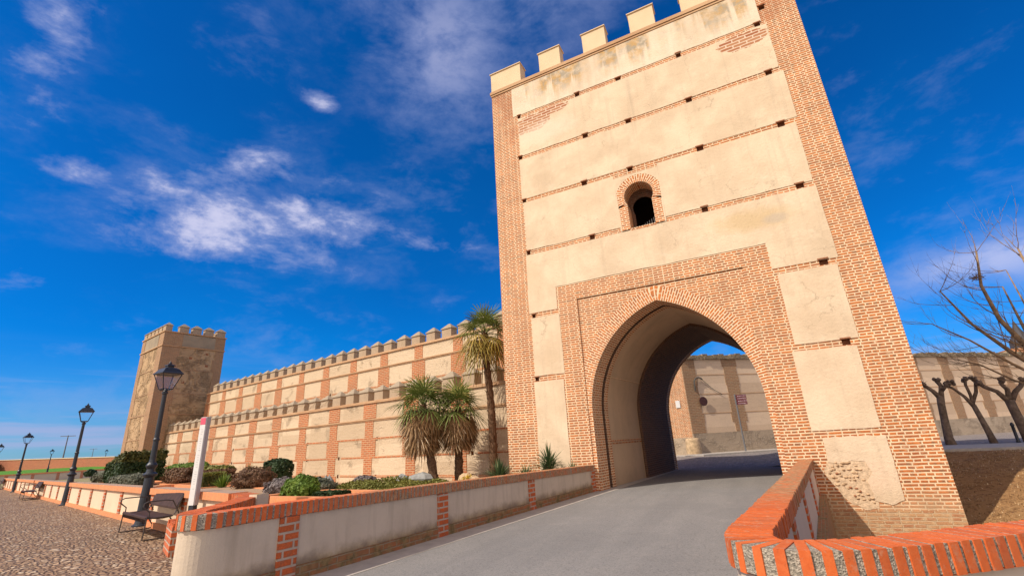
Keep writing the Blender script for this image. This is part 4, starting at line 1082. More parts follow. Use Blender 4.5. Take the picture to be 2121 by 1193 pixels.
# ================================================================== far tower
u = Vector((math.cos(R(169.8)), math.sin(R(169.8)))); nn_ = Vector((-u.y, u.x))
P0 = Vector((-7.4, 16.5)) + u * 38.75
TO = P0 + nn_ * 1.5
ft = thing('corner_tower', 'square crenellated corner tower of eroded rubble and brick at the far end of the walls', 'tower', (TO.x, TO.y, 0), R(169.8 - 180))
TW, TD, TH = 5.75, 5.0, 12.65
b = MB(); tp = 0.0
b.box(-TW, 0, 0, TD, -.2, TH, 0); b.build('core', M['tower_rubble'], ft)
def worn_edge(b, face, x0, x1, z0, z1, seed, right=True):
    """brick corner strip on a face, its inner edge stepping in and out"""
    q = random.Random(seed); z = z0; e = .03
    while z < z1:
        h = q.uniform(.5, 1.1); h = min(h, z1 - z); d = q.uniform(-.15, .15)
        if face == 'f':
            a, c = (x0 + (0 if right else 0), x1)
            if right: a = x0 + d
            else: c = x1 + d
            b.box(a, c, -e, .05, z, z + h)
        else:
            a, c = x0, x1
            if right: a = x0 + d
            else: c = x1 + d
            b.box(-.05, e, a, c, z, z + h)
        z += h
b = MB(); worn_edge(b, 'f', -1.15, -.001, -.2, TH, 1, True); b.build('brick_corner', M['worn_brick'], ft)
b = MB(); worn_edge(b, 'f', -TW - .03, -TW + .95, -.2, TH, 2, False); b.build('brick_corner', M['worn_brick'], ft)
b = MB(); worn_edge(b, 's', -.029, 1.35, -.2, TH, 3, False); b.build('brick_corner', M['worn_brick'], ft)
b = MB(); worn_edge(b, 's', TD - .75, TD + .02, -.2, TH, 4, True); b.build('brick_corner', M['worn_brick'], ft)
for zz, pr, h in ((12.62, .10, .09), (11.35, .09, .09), (9.3, .034, .08), (7.2, .034, .08), (5.4, .038, .10), (3.4, .034, .08)):
    b = MB(); b.box(-TW - pr, pr, -pr, TD + pr, zz - h / 2, zz + h / 2); b.build('brick_string', M['string'] if zz > 11 else M['worn_brick'], ft)
b = MB(); b.box(-.9 - TW + 1.9, -1.3, -.034, .03, 11.42, 12.5); b.box(-.03, .034, 1.45, TD - .85, 11.42, 12.5); b.build('render_band', M['merlon_cap'], ft)
rn = random.Random(8)
tm = merlon_mesh(0.74, 0.5, 0.52, 0.86, .05, 'merlon', [M['merlon_stone'], M['merlon_cap']])
for i in range(6): put('merlon', tm, ft, (-.40 - (TW - .8) * i / 5, .26, TH + .02))
for i in range(1, 5): put('merlon', tm, ft, (-.27, .42 + (TD - .84) * i / 4, TH + .02), R(90))
for i in range(1, 5): put('merlon', tm, ft, (-TW + .27, .42 + (TD - .84) * i / 4, TH + .02), R(90))
for i in range(1, 5): put('merlon', tm, ft, (-.40 - (TW - .8) * i / 5, TD - .27, TH + .02))
rn = random.Random(12)
for x, y, z in ((.032, 2.3, 10.4), (.032, 3.6, 10.9), (.032, 3.7, 9.8), (.032, 3.3, 12.0), (.032, 2.0, 8.2)):
    b = MB(); b.box(-.02, .006, y - .12, y + .12, z - .1, z + .1); b.build('putlog_hole', M['hole'], ft)  # flush dark block, its colour standing in for the shade of a hole
ob = MB()
for i in range(220):
    y, z = rn.uniform(1.5, 4.1), rn.uniform(3.6, 11.1)
    if hn(y, z * .8, .9, 4) < .02: continue
    rock(ob, (.0, y, z), (.05, rn.uniform(.06, .16), rn.uniform(.04, .10)), 0, i)
for i in range(220):
    x, z = rn.uniform(-5.5, -1.3), rn.uniform(.3, 9.5)
    if hn(x, z * .8, .9, 9) < -.02: continue
    rock(ob, (x, .0, z), (rn.uniform(.06, .16), .05, rn.uniform(.04, .10)), 0, i + 300)
tag(ob.build('rubble_stones', [M['tower_rubble']], ft), kind='stuff')

# ================================================================== street behind the gate
sw_o = Vector((-3.6, 30.35, 0.0)); SA = R(41.5)
swt = thing('street_wall', 'tall plain render and brick wall across the street behind the gate, with rough stone coping', 'street wall', sw_o, SA)
b = MB(); b.box(0.0, 62, 0, 0.7, 0, 5.88); b.build('render_panel', M['street_rubble'], swt)
b = MB(); b.box(-.01, 62, -.035, 0.1, 0, 1.40); b.build('base_render', M['street_base'], swt)
for i in range(20):
    s = 0.42 if i == 0 else 0.35 + 3.1 * i
    b = MB(); q = random.Random(i)
    for j in range(8):
        w = .45 + q.uniform(-.06, .06) + (.06 if j % 2 else 0); z0 = 1.41 + .56 * j
        b.box(max(-.02, s - w), s + w, -.022, .05, z0, z0 + .56)
    b.build('brick_pilaster', M['worn_brick'], swt)
for zz in (2.53, 3.66, 4.84):
    b = MB(); b.box(0.9, 62, -.012, .03, zz - .025, zz + .025); b.build('brick_string', M['string'], swt)
b = MB(); q = random.Random(4)
for i in range(150):
    x0 = .41 * i; b.box(x0, x0 + .405, -.13 + q.uniform(-.03, .03), .8, 5.80 + q.uniform(-.01, .02), 5.96 + q.uniform(-.03, .04))
    b.box(x0 + .02, x0 + .38, .0 + q.uniform(-.03, .05), .7, 5.95, 6.10 + q.uniform(-.05, .08))
b.build('stone_coping', M['coping'], swt)
# corner building face, sunlit, to the left of the street wall
cb_ = thing('corner_house', 'sunlit brick house corner seen through the left of the gate arch', 'building', sw_o, R(158))
b = MB(); b.box(0.06, 12, -0.9, -0.02, 1.2, 6.1); b.build('brick_wall', M['gate_brick'], cb_)
b = MB(); b.box(0.04, 12, -0.9, 0.02, 0, 1.2); b.build('base_render', M['street_base'], cb_)
b = MB(); b.box(0.0, 12, -1.0, .12, 6.1, 6.25); b.build('coping', M['coping'], cb_)
pl = MB(); pl.box(.52, .80, -.005, .02, 2.95, 3.38); tag(pl.build('wall_plate', M['white'], None, loc=sw_o), 'small blank white plate fixed to the sunlit brick corner beyond the arch', 'plate').rotation_euler = (0, 0, R(158))
g = MB(); g.lathe([(.40, 0), (.44, .12), (.43, .5), (.41, .9), (.36, 1.0), (.2, 1.03)], 18); tag(g.build('guard_stone', M['rock'], None, loc=(sw_o.x - .08, sw_o.y - .10, .14), smooth=True), 'round pale guard stone at the foot of the brick house corner', 'guard stone')
sd = MB(); sd.tube([(1.02, -.14, 3.24), (1.02, -.11, 3.24)], .27, 24); sd.tube([(1.02, -.11, 3.24), (1.02, .0, 3.24)], .03, 6)
o = tag(sd.build('round_sign', M['rust'], None, loc=sw_o), 'round dark maroon sign on the street wall just right of the brick corner', 'road sign'); o.rotation_euler = (0, 0, SA)
hk = MB(); P = [(.62, -.05, 3.9)] + [(.95 - .33 * math.cos(R(a)), -.10, 4.35 + .33 * math.sin(R(a))) for a in range(0, 150, 18)]
hk.tube(P, .045, 8); hk.tube([P[-1], (1.9, -.06, 3.95), (2.5, -.05, 3.62)], .016, 5)
o = tag(hk.build('cable_hook', M['wire'], None, loc=sw_o), 'curved grey pipe with a drooping cable on the street wall', 'pipe'); o.rotation_euler = (0, 0, SA)
fo = Vector((-1.0, 31.4, 0.2))
fp = thing('finger_post', 'thin grey post with maroon direction boards in front of the street wall', 'signpost', fo, R(12))
b = MB(); b.tube([(0, 0, 0), (0, 0, 3.32)], .045, 10); b.build('post', M['grey_post'], fp)
for i in range(4):
    z = 3.27 - .145 * i; b = MB(); b.box(.04, .62, -.02, .02, z - .13, z); bd = b.build('board', M['maroon'], fp)
    b = MB(); q = random.Random(i)
    xx = .12
    while xx < .55:
        w = q.uniform(.03, .09); b.box(xx, xx + w, -.024, -.0195, z - .085, z - .05); xx += w + .02
    b.build('lettering', M['sign_white'], bd)
o = MB(); o.box(6.02, 6.16, -.45, -.02, 2.55, 3.35); bs = tag(o.build('blue_sign', M['blue'], None, loc=sw_o), 'narrow blue sign seen edge on beside the right jamb of the arch', 'road sign'); bs.rotation_euler = (0, 0, SA)
o = MB(); o.box(6.05, 7.3, -.10, .02, .2, 2.6); o.box(6.2, 7.15, -.14, -.09, .3, 2.5); dr = tag(o.build('doorway', M['wood'], None, loc=sw_o), 'dark timber doorway in the street wall at the right edge of the arch', 'door'); dr.rotation_euler = (0, 0, SA)
# pavement along the street wall
b = MB(); b.box(-.6, 62, -1.5, 0, 0, .29); o = tag(b.build('pavement', M['concrete'], None, loc=sw_o), kind='structure'); o.rotation_euler = (0, 0, SA)
b = MB(); b.box(0, 12, .0, 1.3, 0, .235); o = tag(b.build('pavement', M['concrete'], None, loc=sw_o), kind='structure'); o.rotation_euler = (0, 0, R(158))
# terrace kerb at the top of the dry bank
b = MB(); 
for i in range(12): b.box(4.2 + 2.3 * i, 4.2 + 2.3 * i + 2.29, 20.35, 20.75, .20, .53)
b.box(4.2, 32, 20.76, 24.6, .2, .485)
tag(b.build('kerb', M['concrete']), kind='structure')
# church tower behind the wall
ct = thing('church_turret', 'distant brick turret with dark pointed roof behind the bare tree', 'turret', (23.3, 60, 0))
b = MB(); b.box(-1.7, 1.7, -1.7, 1.7, 0, 7.2); b.build('brick_body', M['wall_brick'], ct)
b = MB(); b.lathe([(.9, 7.2), (.85, 7.9), (.3, 9.0), (.05, 9.9)], 12); b.build('roof', M['slate'], ct)

# ================================================================== trees
def limb(mb, p, d, r, L, q, depth, maxd, up=0.10, wig=0.18, taper=.55, seg=5, kids=(2, 3), tips=None, tw=0.6):
    pts = [Vector(p)]; rad = [r]; d = Vector(d).normalized()
    for i in range(seg):
        d = (d + Vector((q.uniform(-wig, wig), q.uniform(-wig, wig), q.uniform(-wig, wig) + up * .5))).normalized()
        pts.append(pts[-1] + d * (L / seg)); rad.append(r * (1 - (1 - taper) * (i + 1) / seg))
    mb.tube(pts, rad, 8 if r > .05 else (6 if r > .015 else 4), 0, caps=True)
    if depth >= maxd:
        if tips is not None: tips.append(pts[-1])
        return
    for k in range(q.randint(*kids)):
        i = q.randint(max(1, seg - 3), seg) if k else seg
        a = pts[i]; ax = Vector((q.uniform(-1, 1), q.uniform(-1, 1), q.uniform(-.3, .6)))
        nd = (pts[i] - pts[i - 1]).normalized() * (1.0 if k == 0 else .75) + ax * tw * (0.5 if k == 0 else 1)
        limb(mb, a, nd, rad[i] * (.9 if k == 0 else .62), L * q.uniform(.62, .85), q, depth + 1, maxd, up, wig, taper, seg, kids, tips, tw)
    if depth >= 1:
        for k in range(2):
            i = q.randint(1, seg - 1); ax = Vector((q.uniform(-1, 1), q.uniform(-1, 1), q.uniform(-.2, .9)))
            limb(mb, pts[i], ax + (pts[i] - pts[i - 1]).normalized(), max(.006, rad[i] * .35), L * q.uniform(.35, .6), q, maxd, maxd, up, wig, .4, 4, kids, tips, tw)
def pollard(x, y, z, label, prims, seed, r=.17):
    """a trunk that forks into arms, each arm swelling to a scarred fist"""
    t = thing('pollard_tree', label, 'pollarded tree', (x, y, z), 0, 'pollarded plane trees by the street wall')
    q = random.Random(seed); b = MB()
    prims = [(p_, [v * .78 for v in r_]) for p_, r_ in prims]
    for pts, rs in prims[:1]: b.tube(pts, rs, 12)
    b.build('trunk', M['plane_bark'], t, smooth=True)
    for pts, rs in prims[1:]:
        b = MB(); b.tube(pts, rs, 10)
        e = Vector(pts[-1])
        for i in range(9):
            v = Vector((q.uniform(-1, 1), q.uniform(-1, 1), q.uniform(-.5, 1))).normalized() * q.uniform(.04, .11)
            rock(b, e + v, (q.uniform(.05, .085),) * 3, 0, q.random())
        for i in range(3):
            v = Vector((q.uniform(-1, 1), q.uniform(-1, 1), q.uniform(.2, 1))).normalized(); b.tube([e, e + v * q.uniform(.15, .3)], [.012, .004], 4)
        b.build('arm', M['plane_bark'], t, smooth=True)
    return t
pollard(6.68, 25.4, .42, 'dark pollarded tree nearest the gate tower with two knobbed fists', [
    ([(0, 0, -.1), (-.02, 0, .3), (.04, 0, 1.0), (.10, 0, 1.6), (.16, 0, 1.95)], [.26, .20, .17, .165, .17]),
    ([(.14, 0, 1.85), (-.02, 0, 2.15), (-.16, .02, 2.32), (-.30, .02, 2.46)], [.13, .10, .09, .10]),
    ([(.16, 0, 1.85), (.26, .05, 2.15), (.30, .05, 2.35), (.22, .05, 2.55)], [.14, .11, .10, .11]),
    ([(.27, .02, 2.15), (.42, -.05, 2.32), (.60, -.05, 2.42)], [.10, .09, .09])], 1)
pollard(7.98, 25.4, .42, 'slender leaning pollarded tree in the middle of the three', [
    ([(0, 0, -.1), (-.05, 0, .4), (-.14, 0, 1.0), (-.22, 0, 1.5)], [.18, .14, .12, .11]),
    ([(-.22, 0, 1.45), (-.40, 0, 1.85), (-.66, 0, 2.2), (-.82, 0, 2.32)], [.10, .075, .06, .05]),
    ([(-.22, 0, 1.45), (-.20, 0, 1.9), (-.24, 0, 2.3), (-.20, 0, 2.5)], [.085, .07, .065, .07]),
    ([(-.21, 0, 1.6), (.02, .05, 2.0), (.10, .05, 2.35), (.08, .05, 2.5)], [.085, .08, .07, .08])], 2, .12)
pollard(8.95, 25.2, .42, 'stout pale pollarded tree beside the iron bollard at the right edge', [
    ([(0, 0, -.1), (-.06, 0, .5), (-.12, 0, 1.1), (-.16, 0, 1.6)], [.25, .21, .19, .19]),
    ([(-.16, 0, 1.5), (-.42, 0, 1.95), (-.72, 0, 2.15), (-.85, 0, 2.3)], [.14, .10, .09, .09]),
    ([(-.16, 0, 1.5), (-.10, 0, 2.0), (-.20, 0, 2.2), (-.18, 0, 2.35)], [.13, .10, .09, .10]),
    ([(-.14, 0, 1.5), (.12, .02, 1.9), (.34, .02, 2.1), (.44, .02, 2.3)], [.13, .11, .10, .10])], 3)
# the big bare tree, trunk just outside the frame, limbs reaching in
bt = thing('bare_tree', 'tall leafless tree with spreading twigs and a small nest at the right edge', 'bare tree', (9.9, 23.6, .35))
q = random.Random(11); tips = []
b = MB(); b.tube([(0, 0, -.2), (0, 0, .6), (-.05, 0, 1.5), (-.12, 0, 2.3)], [.30, .22, .18, .16], 12); b.build('trunk', M['twig'], bt, smooth=True)
LIMBS = [([(-.15, 0, 2.0), (-.55, .1, 3.3), (-1.0, .2, 4.6), (-1.10, .3, 6.0), (-.85, .3, 7.4)], .12), ([(-.15, 0, 2.1), (-1.1, 0, 3.3), (-1.85, .1, 4.5), (-2.4, .2, 6.0)], .10),
         ([(-.2, 0, 1.9), (-1.3, -.2, 2.9), (-2.2, -.2, 3.9), (-3.1, -.1, 4.7)], .065), ([(0, 0, 2.2), (.2, .2, 4.0), (.38, .2, 5.6), (.30, .2, 7.2)], .12), ([(-.1, .1, 2.2), (-.25, .6, 3.8), (-.2, 1.1, 6.0)], .09), ([(-.5, .1, 3.2), (-.2, .0, 4.6), (-.35, 0, 6.4)], .055), ([(-.3, 0, 1.8), (-1.2, .3, 2.3), (-2.0, .3, 3.0), (-2.7, .3, 3.3)], .05)]
for pts, r in LIMBS:
    b = MB(); pts = [Vector(p) for p in pts]; n = len(pts); rad = [r * (1 - .75 * i / (n - 1)) for i in range(n)]
    b.tube(pts, rad, 8)
    for i in range(1, n):
        for k in range(3 if i < n - 1 else 4):
            f = q.uniform(0, 1); a = pts[i - 1].lerp(pts[i], f) if i < n - 1 or k < 2 else pts[i]
            side = Vector((q.uniform(-1.2, .7), q.uniform(-.8, .8), q.uniform(-.1, .9)))
            if r < .07: side = Vector((-1.1, q.uniform(-.5, .5), q.uniform(-.2, .4)))
            limb(b, a, side, max(.012, rad[i - 1] * .26), q.uniform(.8, 1.4), q, 1, 3, .20, .13, .5, 5, (1, 2), tips, .5)
    b.build('limb', M['twig'], bt, smooth=True)
b = MB()
for i in range(70):
    c = Vector((-1.14, .3, 6.35)); v = Vector((q.gauss(0, .09), q.gauss(0, .09), q.gauss(0, .06))); dd = Vector((q.uniform(-1, 1), q.uniform(-1, 1), q.uniform(-.4, .4))).normalized() * .09
    b.tube([c + v - dd, c + v + dd], .008, 3)
ns_ = b.build('nest', M['twig'], None, loc=(9.9, 23.6, .35)); tag(ns_, 'small dark bird nest of twigs lodged high in the bare tree', 'nest')
# bollard
bo = MB(); bo.lathe([(.065, 0), (.065, .08), (.05, .1), (.048, .62), (.06, .64), (.06, .68), (.045, .72), (.02, .76)], 14)
tag(bo.build('bollard', M['iron'], None, loc=(8.55, 25.05, .44), smooth=True), 'black iron bollard on the kerb between the two right hand pollarded trees', 'bollard')

# ================================================================== street lamps, benches, sign
def lamp_mesh():
    t = thing('street_lamp', 'x', 'street lamp')
    b = MB(); b.lathe([(.20, 0), (.20, .03), (.15, .05), (.135, .12), (.125, .6), (.105, 1.02), (.10, 1.12), (.15, 1.16), (.16, 1.20), (.10, 1.25), (.085, 1.32), (.12, 1.38), (.125, 1.42), (.08, 1.48), (.068, 1.55), (.062, 2.0), (.075, 2.02), (.075, 2.05), (.058, 2.08), (.05, 3.2), (.07, 3.22), (.07, 3.26), (.03, 3.30)], 18)
    b.build('pole', M['iron'], t, smooth=False)
    ln = bpy.data.objects.new('lantern', None); C.objects.link(ln); ln.parent = t; ln.location = (0, 0, 3.28)
    b = MB(); w0, w1, h = .115, .235, .46
    for sx, sy in ((-1, -1), (1, -1), (1, 1), (-1, 1)): b.tube([(sx * w0, sy * w0, .06), (sx * w1, sy * w1, h)], .012, 6)
    for w, z in ((w0, .06), (w1, h)):
        A = [(-w, -w, z), (w, -w, z), (w, w, z), (-w, w, z)]
        for i in range(4): b.tube([A[i], A[(i + 1) % 4]], .013, 6)
    b.tube([(0, 0, 0), (0, 0, .07)], [.05, .02], 8)
    for a in range(4): b.tube([(0, 0, .02), (math.cos(R(90 * a + 45)) * .12, math.sin(R(90 * a + 45)) * .12, .03), (math.cos(R(90 * a + 45)) * .16, math.sin(R(90 * a + 45)) * .16, .06)], .010, 5)
    b.build('frame', M['iron'], ln)
    b = MB()
    A = [(-w0, -w0, .06), (w0, -w0, .06), (w0, w0, .06), (-w0, w0, .06)]; B = [(-w1, -w1, h), (w1, -w1, h), (w1, w1, h), (-w1, w1, h)]
    for i in range(4): b.face([A[i], A[(i + 1) % 4], B[(i + 1) % 4], B[i]])
    b.build('glass', M['glass'], ln)
    b = MB()
    def ringq(w, z): return [(-w, -w, z), (w, -w, z), (w, w, z), (-w, w, z)]
    b.tube_rings([ringq(.262, h - .005), ringq(.262, h + .02), ringq(.235, h + .04), ringq(.17, h + .14), ringq(.10, h + .175), ringq(.075, h + .18), ringq(.075, h + .22), ringq(.10, h + .225), ringq(.09, h + .25), ringq(.02, h + .285)])
    b.lathe([(.035, h + .28), (.045, h + .30), (.02, h + .33), (.008, h + .37)], 8)
    b.build('roof', M['iron'], ln)
    return t
lp0 = lamp_mesh()
for i, (x, y, z, rz, lab) in enumerate([
        (-14.12, 7.02, 0, 12, 'nearest and tallest looking black street lamp, right behind the first bench'),
        (-26.12, 10.02, 0, -5, 'second black street lamp along the plaza wall, clear against the low sky'),
        (-48.5, 15.5, 0, 8, 'third black street lamp, at the far end of the plaza wall behind a bench'),
        (-70.5, 20.6, .1, 0, 'black street lamp cut off by the left edge of the photo'),
        (-98.6, 34.7, .25, 0, 'small distant lamp by the far low wall, left of the wooden pole'),
        (-117.8, 49.9, .45, 0, 'smallest distant lamp, nearest to the corner tower')]):
    o = lp0 if i == 0 else copy_tree(lp0)
    o.location = (x, y, z); o.rotation_euler = (0, 0, R(rz) + pang); o['label'] = lab; o['group'] = 'black lantern street lamps'
def bench_proto():
    t = thing('park_bench', 'x', 'bench'); Lb = 2.1
    # seat: slightly dished sheet
    def sheet_(prof, y_):
        b = MB(); th = .03
        for (a, c) in zip(prof, prof[1:]):
            b.face([(0, a[0], a[1]), (Lb, a[0], a[1]), (Lb, c[0], c[1]), (0, c[0], c[1])]); b.face([(0, c[0], c[1] - th), (Lb, c[0], c[1] - th), (Lb, a[0], a[1] - th), (0, a[0], a[1] - th)])
            for x in (0, Lb): b.face([(x, a[0], a[1]), (x, c[0], c[1]), (x, c[0], c[1] - th), (x, a[0], a[1] - th)])
        a, c = prof[0], prof[-1]
        b.face([(0, a[0], a[1] - th), (Lb, a[0], a[1] - th), (Lb, a[0], a[1]), (0, a[0], a[1])]); b.face([(Lb, c[0], c[1] - th), (0, c[0], c[1] - th), (0, c[0], c[1]), (Lb, c[0], c[1])])
        return b
    sheet_([(0, .36), (.0, .42), (.03, .435), (.15, .41), (.3, .40), (.46, .42)], 0).build('seat', M['bench'], t)
    sheet_([(.50, .55), (.53, .64), (.57, .74), (.60, .82), (.62, .83), (.64, .77)], 0).build('backrest', M['bench'], t)
    for x in (.0, Lb):
        b = MB(); r = .012; e = -.02 if x == 0 else .02; X = x + e
        b.tube([(X, .02, .44), (X, .01, .2), (X, .0, .02), (X, .05, .012), (X, .5, .012), (X, .60, .03), (X, .60, .10), (X, .50, .25), (X, .40, .40)], r, 6)
        b.build('leg', M['rod'], t)
        b = MB(); b.tube([(X, .05, .42), (X, .05, .52), (X, -.02, .58), (X, -.07, .63), (X, -.06, .69), (X, .0, .72), (X, .3, .72), (X, .42, .70), (X, .50, .56), (X, .58, .40)], r, 6); b.build('armrest', M['rod'], t)
        b = MB(); b.tube([(X, .0, .40), (X, .46, .41), (X, .50, .46), (X, .56, .68), (X, .62, .82)], r, 6); b.build('side_rod', M['rod'], t)
    return t
bp = bench_proto()
for i, (x, y, lab) in enumerate([(-13.36, 6.22, 'nearest brown metal bench, in front of the nearest street lamp'), (-35.9, 11.75, 'second brown bench along the plaza wall, its shadow falling to its right'), (-60.2, 17.7, 'farthest bench, cut by the left edge of the photo')]):
    o = bp if i == 0 else copy_tree(bp)
    o.location = (x, y, 0.005); o.rotation_euler = (0, 0, math.atan(-.26)); o['label'] = lab; o['group'] = 'brown benches facing the cobbled plaza'
tt = thing('totem_sign', 'tall narrow white information post with pink top and black foot', 'sign post', (-10.2, 5.93, 0), R(12))
b = MB(); b.box(-.068, .062, -.055, .055, .64, 2.30); b.build('panel', [M['white']], tt)
b = MB(); b.box(-.075, .078, -.045, .045, .64, 2.31); b.build('grey_edge', M['grey_enamel'], tt)
b = MB(); b.box(-.066, .060, -.058, -.054, 2.16, 2.296); b.build('pink_top', M['pink'], tt)
b = MB(); b.box(-.06, .06, -.045, .045, 0, .645); b.box(-.18, .18, -.14, .14, 0, .03); b.build('foot', M['iron'], tt)
b = MB(); q = random.Random(3)
for i in range(26):
    z = 2.06 - .045 * i
    if i % 7 == 3: continue
    b.box(-.015 + q.uniform(-.01, .0), .015 + q.uniform(0, .02), -.0575, -.0549, z, z + .010)
b.build('lettering', M['print'], tt)

# ================================================================== leaf clouds
def leaf_quads(mb, c, nrm, size, q, tint, asp=1.6):
    n = nrm.normalized(); a = n.cross(Vector((q.uniform(-1, 1), q.uniform(-1, 1), q.uniform(-1, 1))));
    if a.length < .01: a = n.cross(Vector((1, 0, 0)))
    a.normalize(); b = n.cross(a); a = a * size * asp * .5; b = b * size * .5
    mb.face([c - a, c - b, c + a, c + b], 0, [(0, 0)] * 4, tint)
def bush(name, label, cat, loc, dims, mat, n, size, seed, shape='ball', group=None, rz=0.0, flat=0.0, top_mat=None, lump=.15):
    """leaves spread through the outer shell and volume of a lumpy form"""
    q = random.Random(seed); t = thing(name, label, cat, loc, rz, group); b = MB(); w, d, h = dims
    tb = MB()
    for i in range(n):
        if shape == 'box':
            f = q.random(); u_, v_, s_ = q.uniform(-1, 1), q.uniform(-1, 1), q.uniform(.0, 1)
            side = q.random(); k = q.uniform(.86, 1.0) if q.random() < .8 else q.uniform(.4, .9)
            if side < .34: p = Vector((u_, v_, k)); nr = Vector((0, 0, 1))
            elif side < .67: p = Vector((u_, math.copysign(k, v_), s_)); nr = Vector((0, math.copysign(1, v_), 0))
            else: p = Vector((math.copysign(k, u_), v_, s_)); nr = Vector((math.copysign(1, u_), 0, 0))
            m = 1 + lump * .35 * hn(p.x * w * 3 + seed, p.y * d * 3 + p.z * 3, 1, seed)
            hh = h * (1 + flat * p.x)
            P = Vector((p.x * w / 2 * m, p.y * d / 2 * m, p.z * hh * m))
        else:
            v = Vector((q.gauss(0, 1), q.gauss(0, 1), q.gauss(0, 1))).normalized(); 
            k = q.uniform(.88, 1.0) if q.random() < .75 else q.uniform(.45, .9)
            m = 1 + lump * noise.noise(v * 2.3 + Vector((seed, 0, 0))) * 1.6 + .5 * lump * noise.noise(v * 6 + Vector((0, seed, 0)))
            e = 1.0 if shape == 'ball' else .72
            x_, y_, z_ = (math.copysign(abs(c) ** e, c) for c in v)
            P = Vector((x_ * w / 2 * k * m, y_ * d / 2 * k * m, h * .47 + z_ * h * .53 * k * m)); nr = v
            if P.z < .02: P.z = q.uniform(.02, .15 * h)
        nr = nr + Vector((q.uniform(-.8, .8), q.uniform(-.8, .8), q.uniform(-.5, .9)))
        cl = .5 + .5 * noise.noise(P * 4.5)
        tn = min(1, max(.01, cl * .75 + q.uniform(-.15, .35)))
        (tb if top_mat and P.z > h * .78 else b).face if 0 else None
        leaf_quads(tb if (top_mat and P.z > h * .80) else b, P, nr, size * q.uniform(.7, 1.3), q, tn)
    b.build('foliage', mat, t)
    if top_mat: tb.build('top_foliage', top_mat, t)
    s = MB()
    for i in range(5):
        a = q.uniform(0, 6.28); s.tube([(0, 0, -.05), (math.cos(a) * w * .15, math.sin(a) * d * .15, h * .3), (math.cos(a) * w * .28, math.sin(a) * d * .28, h * .62)], [.03, .02, .01], 5)
    s.build('stems', M['twig'], t)
    return t
bush('trimmed_hedge', 'tall dark trimmed hedge with sloping top before the corner tower', 'hedge', (-41.6, 19.6, .2), (4.9, 2.6, 1.75), M['bush_dark'], 9000, .13, 1, 'box', flat=.22, top_mat=M['bush_olive'], rz=pang)
bush('flat_shrub', 'low flat topped grey green shrub spilling over a brick planter', 'shrub', (-35.0, 16.4, .2), (4.4, 1.8, .66), M['bush_grey'], 7000, .10, 2, 'squat', top_mat=M['bush_grey'], rz=pang)
bush('grey_shrub', 'loose grey green shrub farthest left in the garden', 'shrub', (-46.0, 20.0, .1), (2.5, 2.0, 1.0), M['bush_grey'], 4500, .13, 3)
bush('russet_shrub', 'domed russet shrub with green crown behind the white sign', 'shrub', (-31.2, 17.6, .2), (3.7, 2.2, 1.15), M['bush_brown'], 12000, .07, 4, 'squat', top_mat=M['bush_bright'], rz=pang)
bush('russet_shrub', 'orange tinged russet shrub just right of the white sign', 'shrub', (-28.0, 17.2, .2), (2.3, 1.8, .95), M['bush_brown'], 5000, .09, 14, 'squat', top_mat=M['bush_yellow'], rz=pang)
bush('box_hedge', 'small yellow green clipped box hedge beside the spiky clump', 'hedge', (-24.6, 14.9, .15), (1.35, 1.0, .72), M['bush_olive'], 4200, .055, 5, 'box', top_mat=M['bush_yellow'], lump=.1, rz=pang)
bush('brown_shrub', 'wispy brown round shrub between the spiky clump and the dark green cube', 'shrub', (-20.4, 14.3, .12), (1.9, 1.5, .92), M['bush_brown'], 9000, .045, 6, 'ball', lump=.22)
bush('cube_shrub', 'dark green shrub clipped nearly square against the lower wall', 'shrub', (-21.9, 16.6, .1), (1.45, 1.2, 1.25), M['bush_dark'], 6500, .075, 7, 'squat', lump=.12)
bush('lavender', 'grey lavender clump left of the bright green shrub', 'shrub', (-15.4, 11.9, .1), (1.3, .9, .62), M['bush_lav'], 5000, .05, 8, 'ball', lump=.22)
bush('lavender', 'grey lavender cushion behind the bright green shrub', 'shrub', (-14.2, 12.4, .1), (1.5, .8, .58), M['bush_grey'], 5000, .05, 18, 'ball', lump=.22)
bush('round_shrub', 'bright green rounded shrub nearest the brick capped parapet', 'shrub', (-13.25, 10.95, .05), (1.25, 1.05, .80), M['bush_bright'], 8500, .048, 9, 'ball', lump=.16)
bush('low_hedge', 'small flat dark clipped shrub right of the bright round one', 'shrub', (-11.6, 10.7, .1), (.95, .6, .30), M['bush_dark'], 2600, .045, 10, 'box', lump=.1)
bush('grey_shrub', 'ragged grey shrub at the right foot of the lower wall', 'shrub', (-14.9, 15.4, .1), (1.1, .7, .40), M['bush_lav'], 3500, .06, 21, 'ball', lump=.22)
